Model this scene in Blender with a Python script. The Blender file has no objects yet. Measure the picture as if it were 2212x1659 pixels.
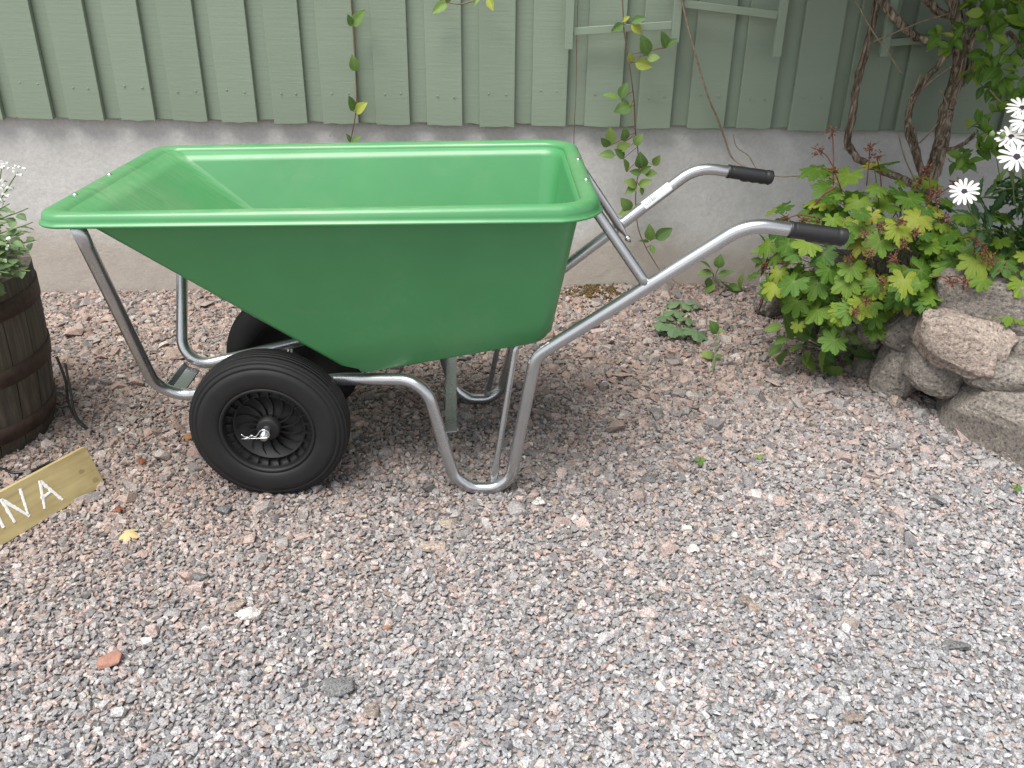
import bpy, bmesh, math, random
import numpy as np
from mathutils import Vector, Matrix, Quaternion, noise

random.seed(7); rng = np.random.default_rng(7)
sc = bpy.context.scene
COL = sc.collection
PI = math.pi
R = math.radians

# ------------------------------------------------------------------ camera
PITCH, ROLL, CAM_H, FOCAL = 0.4594, 0.0141, 1.3037, 1872.6      # focal length in units of a 2212-wide frame
cam = bpy.data.cameras.new('camera'); cam_o = bpy.data.objects.new('camera', cam); COL.objects.link(cam_o)
cam.sensor_fit = 'HORIZONTAL'; cam.sensor_width = 36; cam.lens = FOCAL/2212*36
cam.clip_start = 0.05; cam.clip_end = 500
cam_o.matrix_world = Matrix.Translation((0, 0, CAM_H)) @ Matrix.Rotation(PI/2-PITCH, 4, 'X') @ Matrix.Rotation(ROLL, 4, 'Z')
sc.camera = cam_o

# ------------------------------------------------------------------ sky, sun, exposure
SUN_EL, SUN_DIR = R(67), Vector((-0.50, -0.60, 0)).normalized()
to_sun = Vector((SUN_DIR.x*math.cos(SUN_EL), SUN_DIR.y*math.cos(SUN_EL), math.sin(SUN_EL)))
w = bpy.data.worlds.new('World'); sc.world = w; w.use_nodes = True
nt = w.node_tree; bg = nt.nodes['Background']
sky = nt.nodes.new('ShaderNodeTexSky'); sky.sky_type = 'NISHITA'; sky.sun_disc = False
sky.sun_elevation = SUN_EL; sky.sun_rotation = math.atan2(SUN_DIR.x, SUN_DIR.y)
sky.air_density = 1.0; sky.dust_density = 0.6
hs = nt.nodes.new('ShaderNodeHueSaturation'); hs.inputs['Saturation'].default_value = 0.22
nt.links.new(sky.outputs[0], hs.inputs['Color']); nt.links.new(hs.outputs[0], bg.inputs[0])
bg.inputs[1].default_value = 0.055
sun = bpy.data.lights.new('sun', 'SUN'); sun.energy = 1.5; sun.angle = R(45); sun.color = (1.0, 0.965, 0.91)
sun_o = bpy.data.objects.new('sun', sun); COL.objects.link(sun_o)
sun_o.rotation_euler = to_sun.to_track_quat('Z', 'Y').to_euler(); sun_o.location = (-3, -3, 8)
vs = sc.view_settings; vs.view_transform = 'Standard'; vs.look = 'None'; vs.gamma = 1; vs.exposure = 2.0
vs.use_curve_mapping = False
sc.render.engine = 'CYCLES'
sc.cycles.use_denoising = True
sc.cycles.max_bounces = 8; sc.cycles.transparent_max_bounces = 8

# ------------------------------------------------------------------ survey: image ray -> point on a plane of known depth
def ray(px, py):
    a, b = px-1106.0, py-829.5
    cr, sr = math.cos(ROLL), math.sin(ROLL)
    u = (a*cr+b*sr)/FOCAL; v = (-a*sr+b*cr)/FOCAL
    c, s = math.cos(PITCH), math.sin(PITCH)
    return Vector((u, c-v*s, -(s+v*c)))
def at(px, py, y):
    d = ray(px, py); t = y/d.y
    return Vector((d.x*t, y, CAM_H+d.z*t))
def on_ground(px, py, z=0.0):
    d = ray(px, py); t = (z-CAM_H)/d.z
    return Vector((d.x*t, d.y*t, z))

# ------------------------------------------------------------------ materials
def new_mat(name):
    m = bpy.data.materials.new(name); m.use_nodes = True
    return m, m.node_tree, m.node_tree.nodes['Principled BSDF']
def N(t, typ, **kw):
    n = t.nodes.new(typ)
    for k, v in kw.items(): setattr(n, k, v)
    return n
def ramp(t, fac, stops):
    r = N(t, 'ShaderNodeValToRGB'); e = r.color_ramp.elements
    while len(e) < len(stops): e.new(0.5)
    for i, (p, c) in enumerate(stops):
        e[i].position = p; e[i].color = (c[0], c[1], c[2], 1)
    t.links.new(fac, r.inputs[0]); return r.outputs[0]
def noise_tex(t, scale, detail=4, rough=0.55, coord='Object', stretch=None, dist=0):
    tc = N(t, 'ShaderNodeTexCoord'); src = tc.outputs[coord]
    if stretch:
        mp = N(t, 'ShaderNodeMapping'); mp.inputs['Scale'].default_value = stretch
        t.links.new(src, mp.inputs[0]); src = mp.outputs[0]
    n = N(t, 'ShaderNodeTexNoise'); n.inputs['Scale'].default_value = scale
    n.inputs['Detail'].default_value = detail; n.inputs['Roughness'].default_value = rough
    n.inputs['Distortion'].default_value = dist
    t.links.new(src, n.inputs['Vector']); return n.outputs['Fac']
def bump(t, p, h, strength=0.3, dist=0.01, prev=None):
    b = N(t, 'ShaderNodeBump'); b.inputs['Strength'].default_value = strength; b.inputs['Distance'].default_value = dist
    t.links.new(h, b.inputs['Height'])
    if prev is not None: t.links.new(prev, b.inputs['Normal'])
    t.links.new(b.outputs[0], p.inputs['Normal']); return b.outputs[0]
def mixc(t, fac, a, b, mode='MIX'):
    m = N(t, 'ShaderNodeMix', data_type='RGBA', blend_type=mode)
    for sock, v in ((m.inputs[0], fac), (m.inputs[6], a), (m.inputs[7], b)):
        if hasattr(v, 'is_linked') or isinstance(v, bpy.types.NodeSocket): t.links.new(v, sock)
        elif isinstance(v, (int, float)): sock.default_value = v
        else: sock.default_value = (v[0], v[1], v[2], 1)
    return m.outputs[2]
def simple(name, col, rough=0.5, metal=0.0, var=0.0, vscale=20, bmp=0.0, bscale=200, bdist=0.002, rvar=0.0):
    m, t, p = new_mat(name)
    p.inputs['Roughness'].default_value = rough; p.inputs['Metallic'].default_value = metal
    if var:
        f = noise_tex(t, vscale, 5)
        c = ramp(t, f, [(0.25, [max(0, x*(1-var)) for x in col]), (0.75, [x*(1+var) for x in col])])
        t.links.new(c, p.inputs['Base Color'])
    else: p.inputs['Base Color'].default_value = (*col, 1)
    if rvar:
        f2 = noise_tex(t, vscale*2.3, 6)
        mr = N(t, 'ShaderNodeMapRange'); mr.inputs[3].default_value = rough-rvar; mr.inputs[4].default_value = rough+rvar
        t.links.new(f2, mr.inputs[0]); t.links.new(mr.outputs[0], p.inputs['Roughness'])
    if bmp: bump(t, p, noise_tex(t, bscale, 3), bmp, bdist)
    return m

def mat_paint_wood():
    m, t, p = new_mat('green_painted_wood')
    f = noise_tex(t, 3.0, 5)
    oi = N(t, 'ShaderNodeObjectInfo')
    base = ramp(t, f, [(0.3, (0.190, 0.243, 0.178)), (0.7, (0.223, 0.279, 0.208))])
    base = mixc(t, 0.35, base, ramp(t, oi.outputs['Random'], [(0, (0.172, 0.206, 0.157)), (1, (0.235, 0.275, 0.215))]))
    worn = noise_tex(t, 35, 6, 0.7)
    base = mixc(t, ramp(t, worn, [(0.66, (0, 0, 0)), (0.72, (1, 1, 1))]), base, (0.25, 0.295, 0.235))
    t.links.new(base, p.inputs['Base Color'])
    p.inputs['Roughness'].default_value = 0.55
    saw = noise_tex(t, 9, 3, 0.6, stretch=(0.6, 1, 9))
    b1 = bump(t, p, saw, 0.22, 0.004)
    b2 = bump(t, p, noise_tex(t, 90, 4, 0.6), 0.16, 0.002, b1)
    vor = N(t, 'ShaderNodeTexVoronoi'); vor.inputs['Scale'].default_value = 11; vor.feature = 'F1'
    tc = N(t, 'ShaderNodeTexCoord'); t.links.new(tc.outputs['Object'], vor.inputs['Vector'])
    blob = ramp(t, vor.outputs['Distance'], [(0.0, (1, 1, 1)), (0.06, (0.0, 0.0, 0.0))])
    bump(t, p, blob, 0.5, 0.002, b2)
    return m
def mat_plinth():
    m, t, p = new_mat('plaster_plinth')
    f = noise_tex(t, 2.2, 6, 0.6)
    base = ramp(t, f, [(0.3, (0.475, 0.470, 0.452)), (0.7, (0.565, 0.560, 0.542))])
    fine = noise_tex(t, 60, 5, 0.7)
    base = mixc(t, 0.25, base, ramp(t, fine, [(0.38, (0.34, 0.33, 0.315)), (0.62, (0.60, 0.59, 0.57))]))
    # splash dirt low on the plinth: a ragged edge, it belongs to the wall
    tc = N(t, 'ShaderNodeTexCoord'); sep = N(t, 'ShaderNodeSeparateXYZ'); t.links.new(tc.outputs['Object'], sep.inputs[0])
    nz = noise_tex(t, 5, 6, 0.65, stretch=(1, 1, 0.6))
    ad = N(t, 'ShaderNodeMath', operation='MULTIPLY_ADD'); ad.inputs[1].default_value = -0.30; t.links.new(nz, ad.inputs[0]); t.links.new(sep.outputs[2], ad.inputs[2])
    dirt = ramp(t, ad.outputs[0], [(0.0, (0.6, 0.6, 0.6)), (0.09, (0.2, 0.2, 0.2)), (0.14, (0, 0, 0))])
    base = mixc(t, dirt, base, (0.33, 0.265, 0.205))
    sp = noise_tex(t, 38, 2, 0.5)
    base = mixc(t, ramp(t, sp, [(0.74, (0, 0, 0)), (0.78, (0.7, 0.7, 0.7))]), base, (0.12, 0.11, 0.10))
    t.links.new(base, p.inputs['Base Color']); p.inputs['Roughness'].default_value = 0.85
    b = bump(t, p, noise_tex(t, 14, 5, 0.6), 0.4, 0.012)
    bump(t, p, noise_tex(t, 130, 4, 0.7), 0.5, 0.003, b)
    return m
def mat_gravel():
    m, t, p = new_mat('crushed_granite')
    a = N(t, 'ShaderNodeAttribute', attribute_name='tone')
    f = noise_tex(t, 260, 3, 0.7)
    c = mixc(t, 1.0, a.outputs['Color'], ramp(t, f, [(0.36, (0.58, 0.58, 0.60)), (0.5, (1, 1, 1)), (0.64, (1.42, 1.4, 1.38))]), 'MULTIPLY')
    t.links.new(c, p.inputs['Base Color']); p.inputs['Roughness'].default_value = 0.8
    bump(t, p, noise_tex(t, 420, 3, 0.6), 0.35, 0.002)
    return m
def mat_ground():
    m, t, p = new_mat('gravel_bed')
    tc = N(t, 'ShaderNodeTexCoord'); v = N(t, 'ShaderNodeTexVoronoi'); v.inputs['Scale'].default_value = 75
    t.links.new(tc.outputs['Object'], v.inputs['Vector'])
    sx = N(t, 'ShaderNodeSeparateXYZ'); t.links.new(v.outputs['Color'], sx.inputs[0])
    c = ramp(t, sx.outputs[0], [(0.0, (0.10, 0.10, 0.105)), (0.35, (0.2, 0.195, 0.19)), (0.6, (0.34, 0.25, 0.22)), (0.85, (0.30, 0.29, 0.28)), (1, (0.46, 0.43, 0.41))])
    t.links.new(c, p.inputs['Base Color']); p.inputs['Roughness'].default_value = 0.9
    d = ramp(t, v.outputs['Distance'], [(0, (1, 1, 1)), (0.6, (0, 0, 0))])
    bump(t, p, d, 1.0, 0.008)
    return m
def mat_granite(name, a, b, scale=105):
    m, t, p = new_mat(name)
    f = noise_tex(t, 7, 6, 0.65); oi = N(t, 'ShaderNodeObjectInfo')
    c = ramp(t, f, [(0.3, a), (0.7, b)])
    c = mixc(t, 0.45, c, ramp(t, oi.outputs['Random'], [(0, a), (1, b)]))
    s = noise_tex(t, scale, 4, 0.75)
    c = mixc(t, 1.0, c, ramp(t, s, [(0.36, (0.28, 0.28, 0.29)), (0.45, (0.9, 0.9, 0.9)), (0.56, (1.08, 1.05, 1.02)), (0.66, (1.75, 1.68, 1.6))]), 'MULTIPLY')
    li = noise_tex(t, 16, 5, 0.7)
    c = mixc(t, ramp(t, li, [(0.63, (0, 0, 0)), (0.67, (0.6, 0.6, 0.6))]), c, (0.10, 0.095, 0.085))
    li2 = noise_tex(t, 11, 5, 0.7, stretch=(1.3, 0.8, 1.1))
    c = mixc(t, ramp(t, li2, [(0.62, (0, 0, 0)), (0.70, (0.5, 0.5, 0.5))]), c, (0.30, 0.295, 0.22))
    t.links.new(c, p.inputs['Base Color']); p.inputs['Roughness'].default_value = 0.88
    b1 = bump(t, p, noise_tex(t, 26, 6, 0.7), 0.9, 0.02)
    bump(t, p, noise_tex(t, 170, 4, 0.7), 0.7, 0.005, b1)
    return m
def mat_leaf(name, stops, vein=None, trans=0.35, rough=0.5, blotch=None):
    m, t, p = new_mat(name)
    oi = N(t, 'ShaderNodeObjectInfo')
    c = ramp(t, oi.outputs['Random'], stops)
    f = noise_tex(t, 25, 4, 0.6)
    c = mixc(t, 1.0, c, ramp(t, f, [(0.3, (0.78, 0.82, 0.75)), (0.7, (1.18, 1.12, 1.1))]), 'MULTIPLY')
    if blotch:
        g = noise_tex(t, 14, 5, 0.7)
        c = mixc(t, ramp(t, g, [(0.60, (0, 0, 0)), (0.72, (0.8, 0.8, 0.8))]), c, blotch)
    if vein:
        a = N(t, 'ShaderNodeAttribute', attribute_name='vein')
        mm = N(t, 'ShaderNodeMath', operation='POWER'); mm.inputs[1].default_value = 3.0
        t.links.new(a.outputs['Fac'], mm.inputs[0])
        m2 = N(t, 'ShaderNodeMath', operation='MULTIPLY'); m2.inputs[1].default_value = 0.45; t.links.new(mm.outputs[0], m2.inputs[0])
        c = mixc(t, m2.outputs[0], c, vein)
    t.links.new(c, p.inputs['Base Color']); p.inputs['Roughness'].default_value = rough
    p.inputs['Specular IOR Level'].default_value = 0.35
    bump(t, p, noise_tex(t, 60, 4, 0.6), 0.25, 0.003)
    tr = N(t, 'ShaderNodeBsdfTranslucent'); t.links.new(mixc(t, 0.5, c, (0.5, 0.6, 0.1), 'MULTIPLY') if False else c, tr.inputs['Color'])
    mx = N(t, 'ShaderNodeMixShader'); mx.inputs[0].default_value = trans
    out = t.nodes['Material Output']
    t.links.new(p.outputs[0], mx.inputs[1]); t.links.new(tr.outputs[0], mx.inputs[2]); t.links.new(mx.outputs[0], out.inputs[0])
    return m
def mat_tub():
    m, t, p = new_mat('green_plastic')
    f = noise_tex(t, 5, 4)
    c = ramp(t, f, [(0.3, (0.046, 0.215, 0.073)), (0.7, (0.053, 0.240, 0.084))])
    scr = noise_tex(t, 6, 5, 0.75, stretch=(2.2, 38, 2.2), dist=0.4)
    dust = noise_tex(t, 3.2, 5, 0.6)
    ml = N(t, 'ShaderNodeMath', operation='MULTIPLY')
    t.links.new(ramp(t, scr, [(0.42, (0, 0, 0)), (0.66, (0.6, 0.6, 0.6))]), ml.inputs[0])
    # dust and scuffs lie on the floor-like faces only (where loads slide)
    geo = N(t, 'ShaderNodeNewGeometry'); sp = N(t, 'ShaderNodeSeparateXYZ'); t.links.new(geo.outputs['True Normal'], sp.inputs[0])
    up = ramp(t, sp.outputs[2], [(0.45, (0, 0, 0)), (0.65, (1, 1, 1))])
    m2 = N(t, 'ShaderNodeMath', operation='MULTIPLY'); t.links.new(up, m2.inputs[0]); t.links.new(ramp(t, dust, [(0.35, (0.15, 0.15, 0.15)), (0.65, (1, 1, 1))]), m2.inputs[1])
    t.links.new(m2.outputs[0], ml.inputs[1])
    c = mixc(t, ml.outputs[0], c, (0.27, 0.33, 0.20))
    sm = noise_tex(t, 4.5, 7, 0.72, dist=0.8)
    c = mixc(t, ramp(t, sm, [(0.55, (0, 0, 0)), (0.75, (0.16, 0.16, 0.16))]), c, (0.22, 0.30, 0.17))
    t.links.new(c, p.inputs['Base Color'])
    rr = noise_tex(t, 22, 5)
    mr = N(t, 'ShaderNodeMapRange'); mr.inputs[3].default_value = 0.31; mr.inputs[4].default_value = 0.43
    t.links.new(rr, mr.inputs[0]); t.links.new(mr.outputs[0], p.inputs['Roughness'])
    p.inputs['Specular IOR Level'].default_value = 0.65
    b = bump(t, p, noise_tex(t, 9, 2), 0.08, 0.01)
    bump(t, p, noise_tex(t, 700, 2), 0.06, 0.001, b)
    return m
def mat_plank():
    m, t, p = new_mat('pressure_treated_pine')
    f = noise_tex(t, 3, 6, 0.6, stretch=(1.2, 16, 16), dist=0.6)
    c = ramp(t, f, [(0.25, (0.25, 0.185, 0.075)), (0.5, (0.40, 0.315, 0.145)), (0.75, (0.50, 0.42, 0.21))])
    g = noise_tex(t, 9, 3)
    c = mixc(t, 0.35, c, ramp(t, g, [(0.35, (0.26, 0.19, 0.09)), (0.65, (0.50, 0.41, 0.20))]))
    t.links.new(c, p.inputs['Base Color']); p.inputs['Roughness'].default_value = 0.7
    bump(t, p, f, 0.2, 0.002); return m
def mat_stave():
    m, t, p = new_mat('weathered_oak')
    oi = N(t, 'ShaderNodeObjectInfo')
    f = noise_tex(t, 5, 6, 0.65, stretch=(12, 12, 1.0), dist=0.5)
    c = ramp(t, f, [(0.25, (0.026, 0.022, 0.017)), (0.5, (0.062, 0.053, 0.041)), (0.75, (0.115, 0.10, 0.077))])
    c = mixc(t, 1.0, c, ramp(t, oi.outputs['Random'], [(0, (0.7, 0.7, 0.7)), (1, (1.35, 1.3, 1.2))]), 'MULTIPLY')
    t.links.new(c, p.inputs['Base Color']); p.inputs['Roughness'].default_value = 0.8
    bump(t, p, f, 0.5, 0.006); return m
def mat_bark():
    m, t, p = new_mat('shaggy_bark')
    f = noise_tex(t, 7, 6, 0.7, stretch=(9, 9, 1.1), dist=1.0)
    c = ramp(t, f, [(0.36, (0.04, 0.027, 0.018)), (0.5, (0.19, 0.14, 0.098)), (0.62, (0.46, 0.38, 0.29))])
    t.links.new(c, p.inputs['Base Color']); p.inputs['Roughness'].default_value = 0.9
    bump(t, p, f, 1.0, 0.012); return m

M = dict(
    paint=mat_paint_wood(), plinth=mat_plinth(), gravel=mat_gravel(), ground=mat_ground(), tub=mat_tub(),
    steel=simple('zinc_steel_tube', (0.48, 0.49, 0.505), 0.28, 0.92, 0.07, 9, 0.0, 400, 0.001, 0.05),
    weld=simple('bare_weld', (0.42, 0.42, 0.42), 0.4, 0.9, 0.3, 120, 0.8, 180, 0.004),
    chrome=simple('bright_zinc', (0.75, 0.76, 0.78), 0.22, 1.0),
    rubber=simple('black_rubber', (0.0065, 0.0065, 0.007), 0.62, 0, 0.35, 18, 0.15, 300, 0.001, 0.08),
    blackplastic=simple('black_plastic', (0.0055, 0.0055, 0.006), 0.58, 0, 0.2, 40, 0.05, 300),
    grip=simple('grip_rubber', (0.011, 0.0115, 0.013), 0.48, 0, 0.3, 60, 0.1, 400),
    sticker=simple('white_sticker', (0.72, 0.76, 0.78), 0.45),
    ink=simple('print_ink', (0.13, 0.14, 0.17), 0.6),
    inkteal=simple('teal_print_ink', (0.08, 0.17, 0.2), 0.6),
    plank=mat_plank(), whitepaint=simple('white_brush_paint', (0.82, 0.82, 0.80), 0.6, 0, 0.04, 60, 0.5, 120, 0.002),
    knot=simple('pine_knot', (0.30, 0.22, 0.10), 0.65, 0, 0.3, 120),
    stave=mat_stave(), hoop=simple('rusted_iron', (0.055, 0.034, 0.025), 0.75, 0.25, 0.5, 30, 0.5, 120, 0.003),
    soil=simple('dark_soil', (0.035, 0.026, 0.018), 0.95, 0, 0.5, 40, 1.0, 60, 0.02),
    cable=simple('black_cable', (0.012, 0.012, 0.013), 0.35),
    bark=mat_bark(), twig=simple('dry_twig', (0.26, 0.20, 0.14), 0.8, 0, 0.35, 60, 0.4, 150, 0.002),
    redstem=simple('red_stem', (0.17, 0.05, 0.035), 0.6, 0, 0.3, 60),
    greenstem=simple('green_stem', (0.11, 0.15, 0.05), 0.6, 0, 0.3, 60),
    vinestem=simple('vine_stem', (0.16, 0.09, 0.055), 0.7, 0, 0.35, 60),
    seed=simple('red_seed_head', (0.14, 0.055, 0.032), 0.75, 0, 0.7, 90),
    stone=mat_granite('grey_granite_boulder', (0.19, 0.172, 0.152), (0.33, 0.30, 0.268)),
    stonepink=mat_granite('pink_granite_boulder', (0.31, 0.245, 0.21), (0.44, 0.375, 0.325)),
    chipred=simple('brick_red_stone', (0.30, 0.155, 0.115), 0.85, 0, 0.25, 90, 0.5, 200, 0.003),
    chipwhite=mat_granite('white_quartz_stone', (0.55, 0.53, 0.51), (0.68, 0.66, 0.63), 150),
    chipdark=mat_granite('dark_granite_stone', (0.12, 0.123, 0.128), (0.20, 0.203, 0.208), 210),
    chipbrown=mat_granite('brown_stone', (0.22, 0.185, 0.16), (0.30, 0.255, 0.225), 150),
    geranium=mat_leaf('geranium_leaf', [(0, (0.055, 0.140, 0.020)), (0.4, (0.100, 0.215, 0.024)), (0.74, (0.175, 0.285, 0.030)), (0.95, (0.28, 0.345, 0.042)), (1, (0.36, 0.37, 0.06))], vein=(0.36, 0.44, 0.14), blotch=(0.18, 0.21, 0.03), trans=0.32),
    climber=mat_leaf('climber_leaf', [(0, (0.08, 0.17, 0.022)), (0.6, (0.125, 0.26, 0.032)), (0.9, (0.20, 0.33, 0.04)), (1, (0.34, 0.38, 0.06))], vein=(0.22, 0.32, 0.10), trans=0.3),
    vine=mat_leaf('vine_leaf', [(0, (0.085, 0.17, 0.045)), (0.75, (0.14, 0.24, 0.06)), (1, (0.21, 0.30, 0.07))], vein=(0.20, 0.30, 0.12), blotch=(0.15, 0.20, 0.04), trans=0.3),
    yellowleaf=mat_leaf('yellowing_leaf', [(0, (0.28, 0.34, 0.05)), (1, (0.42, 0.44, 0.08))], vein=(0.4, 0.5, 0.2), blotch=(0.16, 0.09, 0.03), trans=0.3),
    catmint=mat_leaf('catmint_leaf', [(0, (0.13, 0.215, 0.10)), (1, (0.22, 0.32, 0.155))], vein=(0.25, 0.33, 0.2), trans=0.3, rough=0.65),
    daisyleaf=mat_leaf('daisy_leaf', [(0, (0.018, 0.055, 0.018)), (0.8, (0.04, 0.10, 0.03)), (1, (0.09, 0.15, 0.03))], vein=(0.08, 0.15, 0.06), trans=0.2),
    weedleaf=mat_leaf('weed_leaf', [(0, (0.11, 0.19, 0.10)), (1, (0.16, 0.25, 0.13))], vein=(0.16, 0.25, 0.12), trans=0.25),
    petal=mat_leaf('white_petal', [(0, (0.80, 0.80, 0.82)), (1, (0.86, 0.86, 0.87))], trans=0.25),
    disc=simple('daisy_disc', (0.028, 0.018, 0.035), 0.7, 0, 0.5, 400, 0.8, 500, 0.002),
    floret=simple('white_floret', (0.78, 0.78, 0.76), 0.6), bud=simple('green_bud', (0.13, 0.2, 0.07), 0.6, 0, 0.3, 90),
    deadleaf=mat_leaf('pale_dry_leaf', [(0, (0.55, 0.43, 0.22)), (1, (0.62, 0.50, 0.27))], blotch=(0.42, 0.28, 0.12), trans=0.15),
    brownleaf=mat_leaf('brown_dry_leaf', [(0, (0.20, 0.06, 0.03)), (1, (0.30, 0.14, 0.06))], trans=0.1),
    moss=simple('brown_moss', (0.13, 0.085, 0.026), 0.95, 0, 0.55, 60, 1.0, 200, 0.01),
)

# ------------------------------------------------------------------ object helpers
def link(name, me, mat=None, parent=None):
    o = bpy.data.objects.new(name, me); COL.objects.link(o)
    if mat is not None and not me.materials: me.materials.append(M[mat] if isinstance(mat, str) else mat)
    if parent is not None: o.parent = parent
    return o
def mesh(name, v, f, smooth=True):
    me = bpy.data.meshes.new(name); me.from_pydata([tuple(x) for x in v], [], f)
    if smooth: me.polygons.foreach_set('use_smooth', [True]*len(me.polygons))
    me.update(); return me
def obj(name, v, f, mat, parent=None, smooth=True):
    return link(name, mesh(name, v, f, smooth), mat, parent)
def tag(o, label, cat, group=None):
    o['label'] = label; o['category'] = cat
    if group: o['group'] = group
    return o
def thing(name, loc, label, cat, group=None, rz=0):
    o = bpy.data.objects.new(name, None); COL.objects.link(o); o.location = loc; o.rotation_euler.z = rz
    o.empty_display_size = 0.1
    return tag(o, label, cat, group)
def kind(o, k): o['kind'] = k; return o

class MB:
    def __init__(s): s.v = []; s.f = []
    def add(s, v, f):
        n = len(s.v); s.v += [Vector(x) for x in v]; s.f += [tuple(i+n for i in q) for q in f]
    def box(s, c, d, rot=None):
        hx, hy, hz = d[0]/2, d[1]/2, d[2]/2
        v = [Vector((x, y, z)) for x in (-hx, hx) for y in (-hy, hy) for z in (-hz, hz)]
        if rot is not None: v = [rot @ q for q in v]
        s.add([q+Vector(c) for q in v], [(0, 1, 3, 2), (4, 6, 7, 5), (0, 4, 5, 1), (2, 3, 7, 6), (0, 2, 6, 4), (1, 5, 7, 3)])
    def build(s, name, mat, parent=None, smooth=False, bevel=0, segs=2):
        o = obj(name, s.v, s.f, mat, parent, smooth)
        if bevel:
            b = o.modifiers.new('bevel', 'BEVEL'); b.width = bevel; b.segments = segs; b.limit_method = 'ANGLE'
        return o

def fillet(P, rad, n=8):
    P = [Vector(p) for p in P]; out = [P[0]]
    for i in range(1, len(P)-1):
        r = rad[i] if isinstance(rad, (list, tuple)) else rad
        a, b, c = P[i-1], P[i], P[i+1]
        u, v = (a-b), (c-b); lu, lv = u.length, v.length; u.normalize(); v.normalize()
        ang = u.angle(v)
        d = min(r/math.tan(ang/2), lu*0.48, lv*0.48)
        r_eff = d*math.tan(ang/2)
        bis = (u+v).normalized(); cen = b+bis*(r_eff/math.sin(ang/2))
        s, e = b+u*d, b+v*d
        A, B = s-cen, e-cen; tot = A.angle(B)
        for k in range(n+1):
            t = k/n
            q = (A*math.sin((1-t)*tot)+B*math.sin(t*tot))/math.sin(tot) if tot > 1e-4 else A.lerp(B, t)
            out.append(cen+q)
    out.append(P[-1]); return out
def catmull(P, n=6):
    P = [Vector(p) for p in P]
    Q = [P[0]*2-P[1]]+P+[P[-1]*2-P[-2]]; out = []
    for i in range(1, len(Q)-2):
        for k in range(n):
            t = k/n; a, b, c, d = Q[i-1:i+3]
            out.append(0.5*((2*b)+(c-a)*t+(2*a-5*b+4*c-d)*t*t+(3*b-a-3*c+d)*t**3))
    out.append(P[-1]); return out
def sweep(path, rad, seg=14, prof=None, cap=True, flat=None):
    """tube along path; rad number or list; prof(i, ang)-> radius factor"""
    n = len(path); v = []; f = []
    T = [(path[min(i+1, n-1)]-path[max(i-1, 0)]).normalized() for i in range(n)]
    up = Vector((0, 0, 1)) if abs(T[0].z) < 0.9 else Vector((0, 1, 0))
    nx = T[0].cross(up).normalized(); fr = []
    for i in range(n):
        if i > 0:
            ax = T[i-1].cross(T[i])
            if ax.length > 1e-7: nx = Quaternion(ax.normalized(), T[i-1].angle(T[i])) @ nx
        nx = (nx-T[i]*nx.dot(T[i])).normalized()
        ny = T[i].cross(nx); fr.append((nx, ny))
        r = rad[i] if isinstance(rad, (list, tuple)) else rad
        for k in range(seg):
            a = 2*PI*k/seg
            q = r*(prof(i, a) if prof else 1)
            fy = flat[i] if flat else 1
            v.append(path[i]+nx*(q*math.cos(a))+ny*(q*math.sin(a)*fy))
    for i in range(n-1):
        for k in range(seg):
            k2 = (k+1) % seg
            f.append((i*seg+k, i*seg+k2, (i+1)*seg+k2, (i+1)*seg+k))
    if cap:
        f.append(tuple(range(seg-1, -1, -1))); f.append(tuple((n-1)*seg+k for k in range(seg)))
    return v, f
def tube(name, path, rad, mat, parent=None, seg=14, off=None, **kw):
    if off is not None: path = [Vector(p)-off for p in path]
    v, f = sweep(path, rad, seg, **kw)
    return obj(name, v, f, mat, parent, True)
def lathe(prof, seg=48, axis='z'):
    v = []; f = []; n = len(prof)
    for k in range(seg):
        a = 2*PI*k/seg
        for r, h in prof:
            v.append((r*math.cos(a), r*math.sin(a), h) if axis == 'z' else (r*math.cos(a), h, r*math.sin(a)))
    for k in range(seg):
        k2 = (k+1) % seg
        for i in range(n-1): f.append((k*n+i, k2*n+i, k2*n+i+1, k*n+i+1))
    return v, f

# ================================================================== GROUND
def gz(x, y):
    t = min(1, max(0, (y-2.75)/0.8)); t = t*t*(3-2*t)
    z = t*(0.012+0.028*max(-2.2, min(2.0, x)))
    z += 0.010*noise.noise((x*1.3, y*1.3, 0.3))+0.004*noise.noise((x*5, y*5, 2.3))
    dx, dy = abs(x+0.3), abs(y-2.2)
    if dx < 0.8 and dy < 0.6: z *= 0.35
    return z
nx_, ny_ = 90, 60
gx = np.linspace(-3.6, 3.6, nx_); gy = np.linspace(0.2, 3.7, ny_)
v = [(x, y, gz(x, y)-0.003) for y in gy for x in gx]
f = [(j*nx_+i, j*nx_+i+1, (j+1)*nx_+i+1, (j+1)*nx_+i) for j in range(ny_-1) for i in range(nx_-1)]
# skirt out to the horizon
n0 = len(v); far = 150
b = [(-3.6, 0.2), (3.6, 0.2), (3.6, 3.7), (-3.6, 3.7)]; e = [(-far, -far), (far, -far), (far, far), (-far, far)]
row = {0: [i for i in range(nx_)], 1: [j*nx_+nx_-1 for j in range(ny_)], 2: [(ny_-1)*nx_+i for i in range(nx_-1, -1, -1)], 3: [j*nx_ for j in range(ny_-1, -1, -1)]}
for p in e: v.append((p[0], p[1], -0.02))
for s in range(4):
    r_ = row[s]; A, B = n0+s, n0+(s+1) % 4
    f.append((A, B, r_[-1])); 
    for i in range(len(r_)-1): f.append((A, r_[i+1], r_[i]))
ground = kind(obj('ground', v, f, 'ground'), 'structure')

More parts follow.
